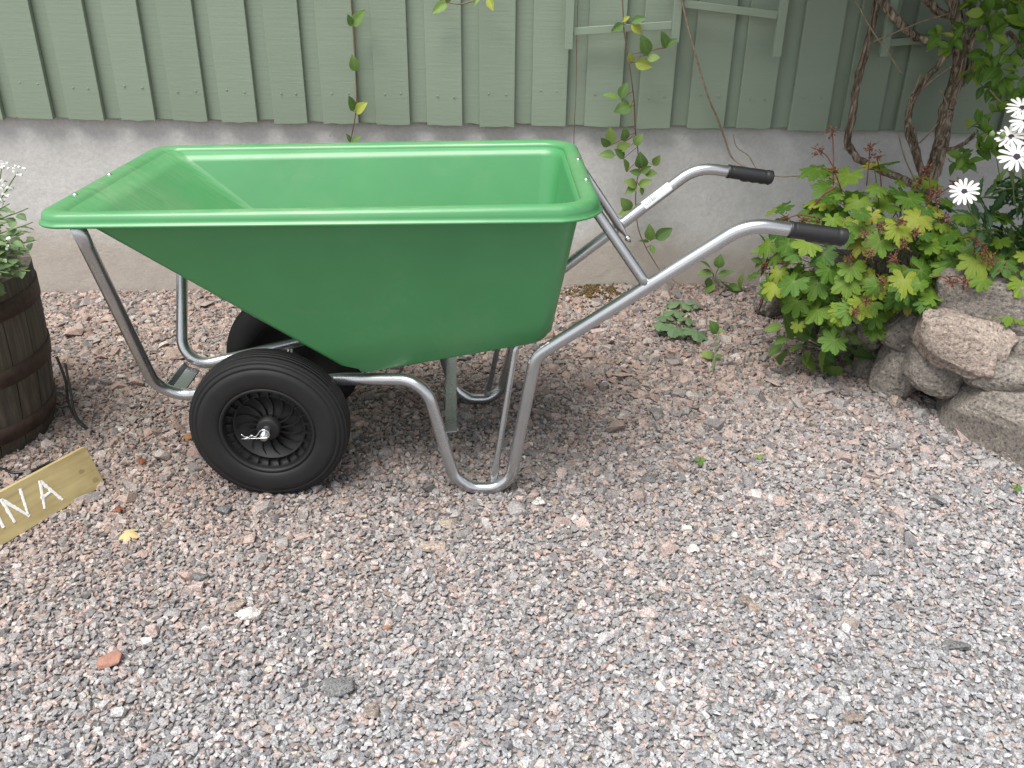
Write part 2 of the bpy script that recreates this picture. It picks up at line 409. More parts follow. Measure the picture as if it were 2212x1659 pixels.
# ------------------------------------------------------------------ gravel (uncountable: one object)
def hull_stone(npts, asp, seed, boxy=0.5):
    rr = random.Random(seed); bm = bmesh.new()
    for _ in range(npts):
        d = Vector((rr.gauss(0, 1), rr.gauss(0, 1), rr.gauss(0, 1))).normalized()
        mx = max(abs(d.x), abs(d.y), abs(d.z)); d = d.lerp(d/mx, boxy)*rr.uniform(0.82, 1.0)
        bm.verts.new((d.x*asp[0], d.y*asp[1], d.z*asp[2]))
    r = bmesh.ops.convex_hull(bm, input=bm.verts)
    bmesh.ops.delete(bm, geom=[g for g in r['geom_interior'] if isinstance(g, bmesh.types.BMVert)], context='VERTS')
    bmesh.ops.triangulate(bm, faces=bm.faces)
    bm.verts.index_update()
    V = np.array([x.co[:] for x in bm.verts]); F = np.array([[q.index for q in g.verts] for g in bm.faces]); bm.free()
    return V, F
LIB = [hull_stone(random.choice((11, 12, 13, 14)), (1, random.uniform(0.70, 0.98), random.uniform(0.55, 0.88)), 100+i, random.uniform(0.35, 0.85)) for i in range(36)]
PAL = np.array([(0.12, 0.125, 0.135), (0.18, 0.185, 0.195), (0.235, 0.238, 0.243), (0.29, 0.289, 0.29), (0.345, 0.343, 0.342), (0.45, 0.44, 0.43),
                (0.30, 0.228, 0.203), (0.36, 0.287, 0.262), (0.40, 0.338, 0.315), (0.245, 0.200, 0.172), (0.35, 0.305, 0.245)])
PAL = PAL*0.78+PAL.mean(0)*0.22
P_GREY = np.array([0.10, 0.19, 0.23, 0.21, 0.12, 0.02, 0.02, 0.04, 0.04, 0.02, 0.01])
P_PINK = np.array([0.07, 0.09, 0.11, 0.12, 0.09, 0.04, 0.15, 0.16, 0.10, 0.05, 0.02])
def pebbles(xs, ys, size, lift):
    V, F, Cc = [], [], []; n0 = 0
    for x, y, s, l in zip(xs, ys, size, lift):
        lv, lf = LIB[random.randrange(len(LIB))]
        q = Quaternion((0, 0, 1), random.uniform(0, 2*PI)) @ Quaternion((random.uniform(-1, 1), random.uniform(-1, 1), 0.01), random.gauss(0, 0.34))
        Mx = np.array(q.to_matrix()); 
        V.append((lv*(s*np.array([random.uniform(0.8, 1.25), random.uniform(0.8, 1.2), random.uniform(0.8, 1.15)]))) @ Mx.T+np.array([x, y, gz(x, y)+l]))
        F.append(lf+n0); n0 += len(lv)
        k = 0.5+0.45*noise.noise((x*0.8, y*0.8, 5.0))+0.62*(y-1.85)-0.20*x
        pr = P_GREY*(1-min(1, max(0, k)))+P_PINK*min(1, max(0, k)); pr = pr/pr.sum()
        c = PAL[np.searchsorted(np.cumsum(pr), random.random()*0.9999)]*random.uniform(0.82, 1.2)
        kk = min(1, max(0, k)); c = c*(np.array([1.10, 1.125, 1.165])*(1-kk)+np.array([0.84, 0.755, 0.70])*kk)
        Cc.append(np.repeat([[c[0], c[1], c[2], 1]], len(lv), 0))
    return np.concatenate(V), np.concatenate(F), np.concatenate(Cc)
def in_view(x, y, m=0.30): return np.abs(x) < 0.52+0.50*y+m
def inside_bed(x, y):      # behind the stone kerb of the raised bed
    return (x > 0.98+np.maximum(0, 3.32-y)*0.47+0.05) & (x > 0.98)
sp = 0.0116
ix = np.arange(-2.7, 2.7, sp); iy = np.arange(0.70, 3.56, sp*0.87)
X, Y = np.meshgrid(ix, iy); X[1::2] += sp/2
X = X+rng.normal(0, sp*0.24, X.shape); Y = Y+rng.normal(0, sp*0.24, Y.shape)
X, Y = X.ravel(), Y.ravel(); ok = in_view(X, Y) & ~inside_bed(X, Y) & (Y < 3.55); X, Y = X[ok], Y[ok]
S = np.clip(rng.lognormal(math.log(0.0074), 0.27, len(X))*(1+0.16*np.clip(Y-1.6, 0, 1.2)), 0.0045, 0.018); L = rng.uniform(-0.003, 0.004, len(X))
nm = 5200
X2 = rng.uniform(-2.4, 2.4, nm*2); Y2 = 0.75+2.78*np.sqrt(rng.uniform(0, 1, nm*2)); ok = in_view(X2, Y2) & ~inside_bed(X2, Y2); X2, Y2 = X2[ok], Y2[ok]
keep = rng.uniform(0, 1, len(X2)) < np.clip(0.03+0.45*(Y2-1.35), 0.03, 0.62); X2, Y2 = X2[keep], Y2[keep]
S2 = np.clip(rng.lognormal(math.log(0.0165), 0.32, len(X2)), 0.010, 0.036); L2 = rng.uniform(0.0, 0.006, len(X2))
gv, gf, gc = pebbles(np.concatenate([X, X2]), np.concatenate([Y, Y2]), np.concatenate([S, S2]), np.concatenate([L, L2]))
me = bpy.data.meshes.new('gravel'); me.vertices.add(len(gv)); me.vertices.foreach_set('co', gv.astype(np.float32).ravel())
me.loops.add(gf.size); me.loops.foreach_set('vertex_index', gf.astype(np.int32).ravel())
me.polygons.add(len(gf)); me.polygons.foreach_set('loop_start', np.arange(0, gf.size, 3, dtype=np.int32)); me.polygons.foreach_set('loop_total', np.full(len(gf), 3, np.int32))
ca = me.color_attributes.new('tone', 'FLOAT_COLOR', 'POINT'); ca.data.foreach_set('color', gc.astype(np.float32).ravel())
me.polygons.foreach_set('use_smooth', np.zeros(len(gf), bool)); me.update(); me.validate()
gravel = kind(link('gravel', me, 'gravel'), 'stuff')
gravel['label'] = 'loose crushed pink and grey granite gravel covering the yard'; gravel['category'] = 'gravel'
print('gravel stones', len(X)+len(X2), 'tris', len(gf))

# ================================================================== HOUSE
house = thing('house', (0, 3.5, 0), 'grey green board clad house wall above a pale rendered plinth', 'house')
WALL_Z, TOP_Z = 0.70, 3.0
mb = MB(); mb.box((0, 0.055+0.15, 0.315), (9.4, 0.30, 0.83)); pl = mb.build('plinth', 'plinth', house)
ov = [(39, 114), (148, 224), (262, 335), (374, 448), (479, 556), (592, 664), (699, 775), (813, 886), (923, 999), (1036, 1111), (1148, 1222), (1262, 1339), (1375, 1447), (1484, 1563), (1590, 1664), (1703, 1785), (1816, 1896), (1932, 2024)]
xs = []
for a, b2 in ov:
    py = 252+a*0.0178
    xs.append((at(a, py, 3.5).x, at(b2, py, 3.5).x))
pitch = 0.2065
while xs[0][0] > -4.4: xs.insert(0, (xs[0][0]-pitch, xs[0][0]-pitch+0.145))
while xs[-1][1] < 4.4: xs.append((xs[-1][0]+pitch, xs[-1][0]+pitch+0.145))
nails = MB()
def board(name, x0, x1, y, z0, z1, th):
    w_ = x1-x0; mb = MB()
    zj = [z0+random.uniform(-0.003, 0.003) for _ in range(5)]
    v = []; 
    for i in range(5):
        x = x0+w_*i/4
        for (yy, zz) in ((y, zj[i]), (y+th, zj[i]+0.002), (y+th, z1), (y, z1)): v.append((x-(x0+x1)/2, yy, zz-z0))
    f = []
    for i in range(4):
        a = i*4; b_ = a+4
        f += [(a, b_, b_+3, a+3), (a+1, a, a+3, a+2)] if False else [(a, b_, b_+3, a+3), (a+1, b_+1, b_, a), (a+2, b_+2, b_+1, a+1)]
    f += [(0, 3, 2, 1), (16, 17, 18, 19)]
    o = obj(name, v, f, 'paint', house, False); o.location = ((x0+x1)/2, 0, z0)
    bv = o.modifiers.new('bevel', 'BEVEL'); bv.width = 0.0022; bv.segments = 2; bv.limit_method = 'ANGLE'
    return o
for i, (a, b2) in enumerate(xs):
    board('wall_board', a, b2, random.uniform(-0.002, 0.002), WALL_Z+random.uniform(-0.0035, 0.0035), TOP_Z, 0.021)
    zz = WALL_Z+0.125+random.uniform(-0.012, 0.012)
    for k in (0.28, 0.74):
        c = Vector((a+(b2-a)*(k+random.uniform(-0.04, 0.04)), -0.0035, zz+random.uniform(-0.006, 0.006)))
        ring = [c+Vector((0.0045*math.cos(t*PI/4), 0.0012, 0.0045*math.sin(t*PI/4))) for t in range(8)]
        nails.add([c]+ring, [(0, 1+t, 1+(t+1) % 8) for t in range(8)])
for (a, b2), (c, d) in zip(xs[:-1], xs[1:]):
    board('wall_board', b2-0.022, c+0.022, 0.024, WALL_Z+0.004+random.uniform(-0.003, 0.003), TOP_Z, 0.021)
kind(nails.build('nail_heads', 'paint', house), 'stuff')

# ================================================================== WHEELBARROW (local frame: x rearwards along the barrow, y away from camera)
PSI = 0.0214
wb = thing('wheelbarrow', (0, 2.2177, 0), 'green plastic tub wheelbarrow with two black wheels and steel tube frame', 'wheelbarrow', rz=PSI)
def ring_pts(C, r0, n=7):
    out = []
    for i in range(4):
        a, b_, c = C[i-1], C[i], C[(i+1) % 4]; r = r0*(0.6 if i in (0, 3) else 1.0)
        s = b_+(a-b_).normalized()*r; e_ = b_+(c-b_).normalized()*r
        for k in range(n+1):
            t = k/n; out.append(s*(1-t)**2+(s*0.18+e_*0.18+b_*0.64)*2*t*(1-t)+e_*t*t)
    return out
BOT = [Vector((-0.40, -0.225, 0.335)), Vector((0.09, -0.225, 0.432)), Vector((0.09, 0.225, 0.432)), Vector((-0.40, 0.225, 0.335))]
TOP = [Vector((-1.006, -0.345, 0.788)), Vector((0.147, -0.345, 0.812)), Vector((0.147, 0.345, 0.812)), Vector((-1.006, 0.345, 0.788))]
nb = (BOT[1]-BOT[0]).cross(BOT[3]-BOT[0]).normalized()
def shrink(C, d):
    cen = sum(C, Vector())/4; out = []
    for i in range(4):
        a, b_, c = C[i-1], C[i], C[(i+1) % 4]
        out.append(b_+(a-b_).normalized()*d+(c-b_).normalized()*d)
    return out
rings = []
for d, h, r in ((0.15, 0.0, 0.02), (0.034, 0.0, 0.028), (0.026, 0.0002, 0.03), (0.017, 0.0015, 0.032), (0.0095, 0.0045, 0.034), (0.004, 0.0095, 0.036), (0.001, 0.018, 0.038)):
    rings.append(ring_pts([p+nb*h for p in shrink(BOT, d)], r))
for s in (0.07, 0.2, 0.35, 0.5, 0.65, 0.8, 0.92, 0.985):
    bow = 0.006*math.sin(s*PI)
    rings.append(ring_pts([BOT[i].lerp(TOP[i], s) for i in range(4)], 0.034+0.03*s))
tv = [p for r_ in rings for p in r_]; nr = len(rings[0]); tf = []
for i in range(len(rings)-1):
    for k in range(nr): tf.append((i*nr+k, i*nr+(k+1) % nr, (i+1)*nr+(k+1) % nr, (i+1)*nr+k))
tf.append(tuple(range(nr-1, -1, -1)))
tub = obj('tub', tv, tf, 'tub', wb)
sd = tub.modifiers.new('thickness', 'SOLIDIFY'); sd.thickness = 0.005; sd.offset = -1
# rolled rim
def out_ring(o_, u_, r):
    uf = u_*0.45 if u_ > 0 else u_
    C = [TOP[0]+Vector((-o_, -o_, uf)), TOP[1]+Vector((o_, -o_, u_)), TOP[2]+Vector((o_, o_, u_)), TOP[3]+Vector((-o_, o_, uf))]
    return ring_pts(C, r)
prof = [(-0.004, -0.010, 0.062), (-0.004, 0.002, 0.064), (0.004, 0.0075, 0.067), (0.012, 0.0112, 0.070), (0.022, 0.0125, 0.077), (0.031, 0.009, 0.084), (0.037, 0.001, 0.09), (0.040, -0.010, 0.094), (0.0405, -0.017, 0.096),
        (0.0455, -0.0185, 0.10), (0.0465, -0.0215, 0.10), (0.0445, -0.0245, 0.10), (0.0385, -0.0245, 0.095), (0.037, -0.015, 0.092), (0.034, -0.002, 0.088), (0.022, 0.007, 0.078), (0.008, 0.000, 0.068)]
rv = []; rf = []
prof[0] = None
for q in prof:
    rv += out_ring(*q) if q else ring_pts([BOT[i].lerp(TOP[i], 0.972)+Vector((0, 0, 0.0010)) for i in range(4)], 0.0635)
for i in range(len(prof)-1):
    for k in range(nr): rf.append((i*nr+k, i*nr+(k+1) % nr, (i+1)*nr+(k+1) % nr, (i+1)*nr+k))
obj('rim', rv, rf, 'tub', tub)
def dome(c, r, h, nrm=Vector((0, 0, 1))):
    v, f = lathe([(r, 0), (r*0.95, h*0.45), (r*0.7, h*0.85), (0.0001, h)], 14)
    q = Vector((0, 0, 1)).rotation_difference(nrm)
    return [q @ Vector(p)+Vector(c) for p in v], f
for x, y in ((0.168, -0.142), (0.168, 0.09), (-1.026, -0.001), (-1.024, -0.205)):
    v, f = dome((x, y, (0.8245 if x > 0 else 0.7935)), 0.0062, 0.003); obj('bolt', v, f, 'chrome', tub)

TR = 0.0163
near = [(0.754, -0.297, 0.734), (0.525, -0.295, 0.762), (0.052, -0.250, 0.408), (-0.004, -0.243, 0.046), (-0.047, -0.243, 0.0135), (-0.112, -0.243, 0.0135), (-0.158, -0.243, 0.050), (-0.229, -0.238, 0.336), (-0.457, -0.172, 0.304), (-0.965, -0.088, 0.203), (-0.963, -0.328, 0.708), (-0.962, -0.356, 0.765)]
farp = [(0.754, 0.297, 0.734), (0.531, 0.295, 0.762), (0.040, 0.256, 0.373), (-0.026, 0.270, 0.051), (-0.069, 0.270, 0.0185), (-0.134, 0.270, 0.0185), (-0.180, 0.270, 0.055), (-0.249, 0.25, 0.336), (-0.467, 0.172, 0.304), (-0.965, 0.088, 0.203), (-0.963, 0.328, 0.708), (-0.962, 0.356, 0.765)]
rad = [0, 0.13, 0.075, 0.07, 0.065, 0.065, 0.07, 0.075, 0.3, 0.075, 0.11, 0]
handles = []
for P in (near, farp):
    P = [Vector(p) for p in P]; P[0] = P[0]+(P[1]-P[0]).normalized()*0.01
    path = fillet(P, rad, 10)
    handles.append(tube('frame_tube', path, TR, 'steel', wb, 20))
    # grip: ribbed sleeve with finger bumps underneath
    a, e_ = Vector(P[1]), Vector(P[0]); ax = (e_-a).normalized(); L_ = 0.135; e_ = e_+ax*0.012
    n = 46; path = [e_-ax*L_*(1-i/(n-1)) for i in range(n)]
    rr_ = []
    for i in range(n):
        s = i/(n-1); r_ = 0.0185+(0.0009 if (i % 2 and 0.08 < s < 0.82) else 0)
        if s < 0.05 or s > 0.86: r_ += 0.0012
        if s > 0.965: r_ *= math.sqrt(max(0.05, 1-((s-0.965)/0.036)**2*0.5))
        rr_.append(r_)
    def pf(i, ang, rr_=rr_):
        s = i/(n-1); down = max(0, -math.sin(ang)) if DOWNSIGN > 0 else max(0, math.sin(ang))
        return 1+(0.22*down**2*(0.45+0.55*abs(math.sin((s-0.3)*PI*5.2))) if 0.3 < s < 0.95 else 0)
    T0 = (path[1]-path[0]).normalized(); nx0 = T0.cross(Vector((0, 0, 1))).normalized(); DOWNSIGN = T0.cross(nx0).z
    gv_, gf_ = sweep(path, rr_, 22, pf); obj('grip', gv_, gf_, 'grip', wb)
def bar(name, a, b_, r, mat='steel', parent=wb, seg=14, fl=None):
    a, b_ = Vector(a), Vector(b_); n = 12; path = [a.lerp(b_, i/(n-1)) for i in range(n)]
    rr_ = [r]*n; fla = None
    if fl:   # flattened ends
        fla = [1.0]*n
        for i in fl: fla[i] = 0.35
        rr_ = [r*(1.25 if fla[i] < 1 else 1) for i in range(n)]
    return tube(name, path, rr_, mat, parent, seg, flat=fla)
bar('strut', (0.309, -0.276, 0.608), (0.172, -0.235, 0.79), 0.0125)
bar('strut', (0.345, 0.257, 0.553), (0.176, 0.225, 0.79), 0.0125, fl=[0, 1])
v, f = dome((0.338, 0.2445, 0.563), 0.009, 0.008, Vector((0, -1, 0))); obj('bolt', v, f, 'chrome', wb)
# legs: braces and cross bars
bar('brace', (-0.052, -0.240, 0.03), (0.008, -0.185, 0.43), 0.0085, fl=[0, 1])
bar('brace', (-0.074, 0.266, 0.03), (-0.006, 0.20, 0.41), 0.0085, fl=[0, 1])
def angle_bar(name, a, b_, w1, w2, d1, d2):
    a, b_ = Vector(a), Vector(b_); ax = (b_-a).normalized(); d1 = Vector(d1).normalized(); d2 = Vector(d2).normalized(); t = 0.003
    mb = MB(); sec = [Vector(), d1*w1, d1*w1+d2*t, d1*t+d2*t, d1*t+d2*w2, d2*w2]
    mb.add([a+s for s in sec]+[b_+s for s in sec], [tuple((i, (i+1) % 6, 6+(i+1) % 6, 6+i)) for i in range(6)]+[(5, 4, 3, 2, 1, 0), (6, 7, 8, 9, 10, 11)])
    return mb.build(name, 'steel', wb)
angle_bar('cross_bar', (-0.178, -0.246, 0.188), (-0.200, 0.262, 0.188), 0.030, 0.026, (1, 0, 0.12), (0.25, 0, -1))
angle_bar('cross_bar', (-0.945, -0.086, 0.216), (-0.945, 0.086, 0.216), 0.036, 0.020, (0.9, 0, -0.35), (-0.45, 0, 0.9))
# weld under the rear corner of the tub
wp = [Vector((0.035, -0.2545, 0.388)), Vector((0.048, -0.256, 0.413)), Vector((0.066, -0.2565, 0.434)), Vector((0.086, -0.2585, 0.449))]
tube('weld', catmull(wp, 5), [0.0035+0.0016*random.random() for _ in range(16)], 'weld', wb, 8)
# wheels
XW = -0.634
def arc_lathe(name, prof, mat, parent, seg=72, y0=0.0):
    v, f = lathe([(r, h) for r, h in prof], seg, 'y'); return obj(name, v, f, mat, parent)
def wheel(x, yc, outer):
    e_ = bpy.data.objects.new('wheel', None); COL.objects.link(e_); e_.parent = wb; e_.location = (x, yc, 0.197); e_.empty_display_size = 0.05; e_.scale = (1.03, 1.0, 1.03)
    if outer > 0: e_.rotation_euler.z = PI
    tp = [(0.118, -0.040), (0.121, -0.046), (0.128, -0.0495), (0.140, -0.0515), (0.158, -0.0515), (0.170, -0.0495), (0.1712, -0.0468), (0.1735, -0.0462), (0.1748, -0.0478), (0.1815, -0.0442), (0.1822, -0.0408), (0.1845, -0.0395), (0.1862, -0.0412), (0.1915, -0.0350), (0.1912, -0.0318), (0.1932, -0.0302), (0.1952, -0.031)]
    yy = -0.0285
    for g in range(6):
        tp += [(0.1962+0.0035*math.sin(PI*(g+0.3)/6), yy), (0.1965+0.0035*math.sin(PI*(g+0.7)/6), yy+0.0072), (0.1935+0.003*math.sin(PI*(g+0.8)/6), yy+0.0078), (0.1935+0.003*math.sin(PI*(g+0.9)/6), yy+0.0092)]; yy += 0.0098
    tp += [(0.19, 0.0365), (0.183, 0.043), (0.172, 0.049), (0.15, 0.0515), (0.128, 0.0495), (0.118, 0.040)]
    arc_lathe('tyre', tp, 'rubber', e_, 96)
    rp = [(0.1205, -0.042), (0.119, -0.0465), (0.114, -0.047), (0.1105, -0.044), (0.109, -0.036), (0.107, -0.020), (0.092, -0.016), (0.0905, -0.022), (0.088, -0.022), (0.086, -0.012), (0.034, -0.004), (0.031, -0.012), (0.029, -0.034), (0.025, -0.0365), (0.012, -0.0365), (0.0001, -0.0365)]
    arc_lathe('wheel_rim', rp, 'blackplastic', e_, 64)
    arc_lathe('wheel_rim', [(0.120, 0.042), (0.108, 0.036), (0.09, 0.012), (0.03, 0.012), (0.001, 0.02)], 'blackplastic', e_, 48)
    ra = None; rb = None
    for k in range(15):
        o = link('rib', ra, None, e_) if ra else None
        if not o:
            mb = MB(); pts = []
            for s in range(5):
                t = s/4; r_ = 0.029+0.058*t; a = 0.32*t*t
                pts.append((r_*math.cos(a), r_*math.sin(a), -0.021+0.008*t))
            for s in range(4):
                (x0, z0, h0), (x1, z1, h1) = pts[s], pts[s+1]
                d = Vector((x1-x0, 0, z1-z0)).normalized(); nn = Vector((-d.z, 0, d.x))*0.0008
                A, B = Vector((x0, 0, z0)), Vector((x1, 0, z1))
                mb.add([A-nn+Vector((0, h0, 0)), A+nn+Vector((0, h0, 0)), B+nn+Vector((0, h1, 0)), B-nn+Vector((0, h1, 0)), A-nn, A+nn, B+nn, B-nn],
                       [(0, 1, 2, 3), (0, 4, 5, 1), (2, 6, 7, 3), (1, 5, 6, 2), (0, 3, 7, 4)])
            o = mb.build('rib', 'blackplastic', e_); ra = o.data
        o.rotation_euler.y = 2*PI*k/15
    for k in range(24):
        if rb is None:
            mb = MB(); mb.box((0.0985, -0.025, 0), (0.017, 0.016, 0.0016)); o = mb.build('rib', 'blackplastic', e_); rb = o.data
        else: o = link('rib', rb, None, e_)
        o.rotation_euler.y = 2*PI*(k+0.4)/24
    return e_
wheel(XW, -0.22, -1); wheel(XW-0.025, 0.215, 1)
bar('axle', (XW, -0.302, 0.2), (XW-0.025, 0.30, 0.2), 0.010, 'steel')
bar('axle_bracket', (XW, -0.125, 0.2), (XW+0.004, -0.142, 0.272), 0.011); bar('axle_bracket', (XW-0.025, 0.125, 0.2), (XW-0.02, 0.142, 0.272), 0.011)
cx, cy, cz = XW, -0.292, 0.2
cp = [(-0.052, -0.001), (0.0, 0.001), (0.012, 0.003), (0.0165, 0.012), (0.014, 0.021), (0.005, 0.0255), (-0.004, 0.022), (-0.012, 0.011), (-0.018, 0.006), (-0.026, 0.0095), (-0.034, 0.0045), (-0.042, 0.006), (-0.050, 0.0125)]
tube('cotter_pin', catmull([Vector((cx+a*1.05, cy-0.003*(i > 2)-0.012, cz+c*1.05)) for i, (a, c) in enumerate(cp)], 5), 0.0014, 'chrome', wb, 8)
# package sticker on the far handle
d_h = (Vector(farp[1])-Vector(farp[2])).normalized()
c_l = Vector(farp[2]).lerp(Vector(farp[1]), 0.78)
e1 = Vector((0, -0.55, 0.83)); e1 = (e1-d_h*e1.dot(d_h)).normalized(); e2 = d_h.cross(e1).normalized()
if e2.z > 0 or e2.y > 0: pass
def wrap(u, w_, r):   # u along handle, w around it
    a = w_/TR
    return c_l+d_h*u+(e1*math.cos(a)+e2*math.sin(a))*r
def patch(name, u0, u1, w0, w1, r, mat, parent, nu=4, nw=8):
    v = [wrap(u0+(u1-u0)*i/nu, w0+(w1-w0)*j/nw, r) for i in range(nu+1) for j in range(nw+1)]
    f = [(i*(nw+1)+j, (i+1)*(nw+1)+j, (i+1)*(nw+1)+j+1, i*(nw+1)+j+1) for i in range(nu) for j in range(nw)]
    return obj(name, v, f, mat, parent)
stk = patch('package_sticker', -0.047, 0.047, -0.018, 0.018, TR+0.0005, 'sticker', handles[1])
flip = 1 if e2.z < 0 else -1       # +w runs down the front of the tube
mb = MB(); u = -0.042
while u < -0.004:
    wd = random.choice((0.0006, 0.001, 0.0016)); 
    q = [wrap(u+a, flip*b_, TR+0.0009) for a in (0, wd) for b_ in (-0.010, -0.005, 0.0, 0.005, 0.010)]
    mb.add(q, [(i, i+1, i+6, i+5) for i in range(4)]); u += wd+random.choice((0.0007, 0.0012, 0.002))
kind(mb.build('barcode', 'ink', handles[1]), 'stuff')
def text_mesh(body, size):
    cu = bpy.data.curves.new('t', 'FONT'); cu.body = body; cu.size = size; cu.align_x = 'CENTER'; cu.resolution_u = 2
    to = bpy.data.objects.new('t', cu); COL.objects.link(to)
    dg = bpy.context.evaluated_depsgraph_get(); me = bpy.data.meshes.new_from_object(to.evaluated_get(dg)); bpy.data.objects.remove(to)
    return [x.co.copy() for x in me.vertices], [tuple(p.vertices) for p in me.polygons]
for body, size, u0, w0, mt in (('2/3', 0.011, 0.021, -0.003, 'inkteal'), ('Package', 0.006, 0.021, 0.0035, 'ink')):
    tv_, tf_ = text_mesh(body, size)
    o = obj('printed_text', [wrap(u0-p.x, flip*(w0-0.006+p.y), TR+0.0009) for p in tv_], tf_, mt, handles[1], False)

# ================================================================== BARREL PLANTER
BC = Vector((-1.665, 2.262, 0)); BH = 0.50
def br(z): t = z/BH; return 0.268+0.035*t+0.012*math.sin(PI*t)
barrel = thing('barrel_planter', BC, 'weathered dark oak half barrel planter with rusty iron hoops', 'planter')
ns = 22; zs = [i*BH/8 for i in range(9)]
sv = []; sf = []
hw = PI/ns-0.006
for z in zs:
    for a in (-hw, -hw*0.5, 0, hw*0.5, hw): sv.append((br(z)*math.cos(a), br(z)*math.sin(a), z))
    for a in (hw, -hw): sv.append(((br(z)-0.026)*math.cos(a), (br(z)-0.026)*math.sin(a), z))
for i in range(8):
    for k in range(7): sf.append((i*7+k, i*7+(k+1) % 7, (i+1)*7+(k+1) % 7, (i+1)*7+k))
sf.append(tuple(range(6, -1, -1))); sf.append(tuple(56+k for k in range(7)))
sme = mesh('stave', sv, sf, False)
for k in range(ns):
    o = link('stave', sme, 'stave', barrel); o.rotation_euler.z = 2*PI*k/ns+0.1
for z0, z1 in ((0.045, 0.095), (0.215, 0.265), (0.40, 0.45)):
    v, f = lathe([(br(z0)+0.0005, z0), (br(z0)+0.004, z0), (br(z1)+0.004, z1), (br(z1)+0.0005, z1)], 64); obj('hoop', v, f, 'hoop', barrel)
v, f = lathe([(0.278, BH-0.06), (0.2, BH-0.045), (0.0001, BH-0.03)], 40); obj('soil', v, f, 'soil', barrel)
v, f = lathe([(br(0.02)-0.02, 0.02), (0.0001, 0.02)], 40); obj('base', v, f, 'stave', barrel)

cab = [on_ground(125, 850, 0.16), on_ground(110, 800, 0.17), on_ground(118, 840, 0.10), on_ground(126, 880, 0.05), on_ground(140, 915, 0.02), on_ground(166, 943, 0.012)]
c2 = [Vector((-1.333, 2.30, 0.235)), Vector((-1.318, 2.29, 0.16)), Vector((-1.322, 2.285, 0.09)), Vector((-1.300, 2.275, 0.03)), Vector((-1.25, 2.25, 0.012)), Vector((-1.205, 2.22, 0.008))]
ct = thing('cable', c2[-1], 'black electric cable hanging beside the barrel and running along its foot', 'cable')
tube('cord', catmull(c2, 8), 0.004, 'cable', ct, 8, off=c2[-1])
c3 = [Vector((-1.318, 2.31, 0.21)), Vector((-1.308, 2.285, 0.12)), Vector((-1.30, 2.27, 0.055)), Vector((-1.265, 2.262, 0.012)), Vector((-1.215, 2.235, 0.008))]
tube('cord', catmull(c3, 8), 0.0035, 'cable', ct, 8, off=c2[-1])
c4 = [Vector((-1.72, 1.93, 0.01)), on_ground(-40, 1012, 0.01), on_ground(30, 1021, 0.010), on_ground(75, 1015, 0.010), on_ground(105, 1002, 0.009), Vector((-1.24, 2.12, 0.008))]
tube('cord', catmull(c4, 8), 0.005, 'cable', ct, 8, off=c2[-1])

# ================================================================== SIGN BOARD
b0 = on_ground(228, 1046, 0.004); b1 = on_ground(0, 1181, 0.004); dr = (b1-b0).normalized(); nn = Vector((dr.y, -dr.x, 0))
AL = R(68); upv = nn*math.cos(AL)+Vector((0, 0, 1))*math.sin(AL); nf = dr.cross(upv).normalized()
if nf.dot(Vector((0, 0, CAM_H))-b0) < 0: nf = -nf
sign = thing('sign_board', b0, 'pale treated pine board with white hand painted letters, leaning at the barrel', 'sign')
SX = 1 if dr.cross(upv).dot(nf) > 0 else -1
Mr = Matrix((dr*SX, upv, nf)).transposed()          # local x along, y up the board, z out of the face
WID, LEN, TH = 0.117, 0.78, 0.022
def Lp(x, y, z=0.0): return Mr @ Vector((x, y, z))
v = []; nseg = 14
for i in range(nseg+1):
    x = LEN*i/nseg
    for (y, z) in ((0, 0), (WID, 0), (WID, -TH), (0, -TH)): v.append(Vector((SX*(x+(0.004*math.sin(9*y/WID+z*80) if i == 0 else 0)), y, z)))
f = [(i*4+k, i*4+(k+1) % 4, (i+1)*4+(k+1) % 4, (i+1)*4+k) for i in range(nseg) for k in range(4)]+[(3, 2, 1, 0), (nseg*4, nseg*4+1, nseg*4+2, nseg*4+3)]
plank = obj('plank', v, [q if SX > 0 else q[::-1] for q in f], 'plank', sign, False); plank.rotation_euler = Mr.to_euler()
bv = plank.modifiers.new('bevel', 'BEVEL'); bv.width = 0.0015; bv.segments = 2; bv.limit_method = 'ANGLE'
def to_board(zx, zy):
    px, py = zx*0.1521, 943.6+zy*0.1521
    d = ray(px, py); o_ = Vector((0, 0, CAM_H)); t = nf.dot(b0-o_)/nf.dot(d); p = o_+d*t-b0
    return SX*p.dot(dr), p.dot(upv)
def strokes(name, L):
    mb = MB()
    for (a, b_), wd in L:
        A = Vector((*to_board(*a), 0)); B = Vector((*to_board(*b_), 0)); n = 16; d = (B-A).normalized(); s = Vector((-d.y, d.x, 0))
        vv = []
        for i in range(n+1):
            t = i/n; h = wd*0.68*(1-0.25*t)*random.uniform(0.8, 1.15); c = A.lerp(B, t)
            vv += [c+s*h*random.uniform(0.8, 1.1)+Vector((0, 0, 0.0002)), c+s*h*0.6+Vector((0, 0, 0.0013)), c-s*h*0.6+Vector((0, 0, 0.0013)), c-s*h*random.uniform(0.8, 1.1)+Vector((0, 0, 0.0002))]
        mb.add(vv, [(i*4+k, i*4+k+1, i*4+5+k, i*4+4+k) for i in range(n) for k in range(3)])
    o = mb.build(name, 'whitepaint', plank)
strokes('painted_letter', [(((-75, 1040), (52, 1290)), 0.007)])
strokes('painted_letter', [(((12, 880), (212, 1215)), 0.0072), (((28, 895), (420, 1125)), 0.0075), (((283, 735), (405, 1120)), 0.0062)])
strokes('painted_letter', [(((565, 620), (635, 1020)), 0.0068), (((568, 630), (890, 895)), 0.0078), (((580, 885), (722, 778)), 0.0062)])
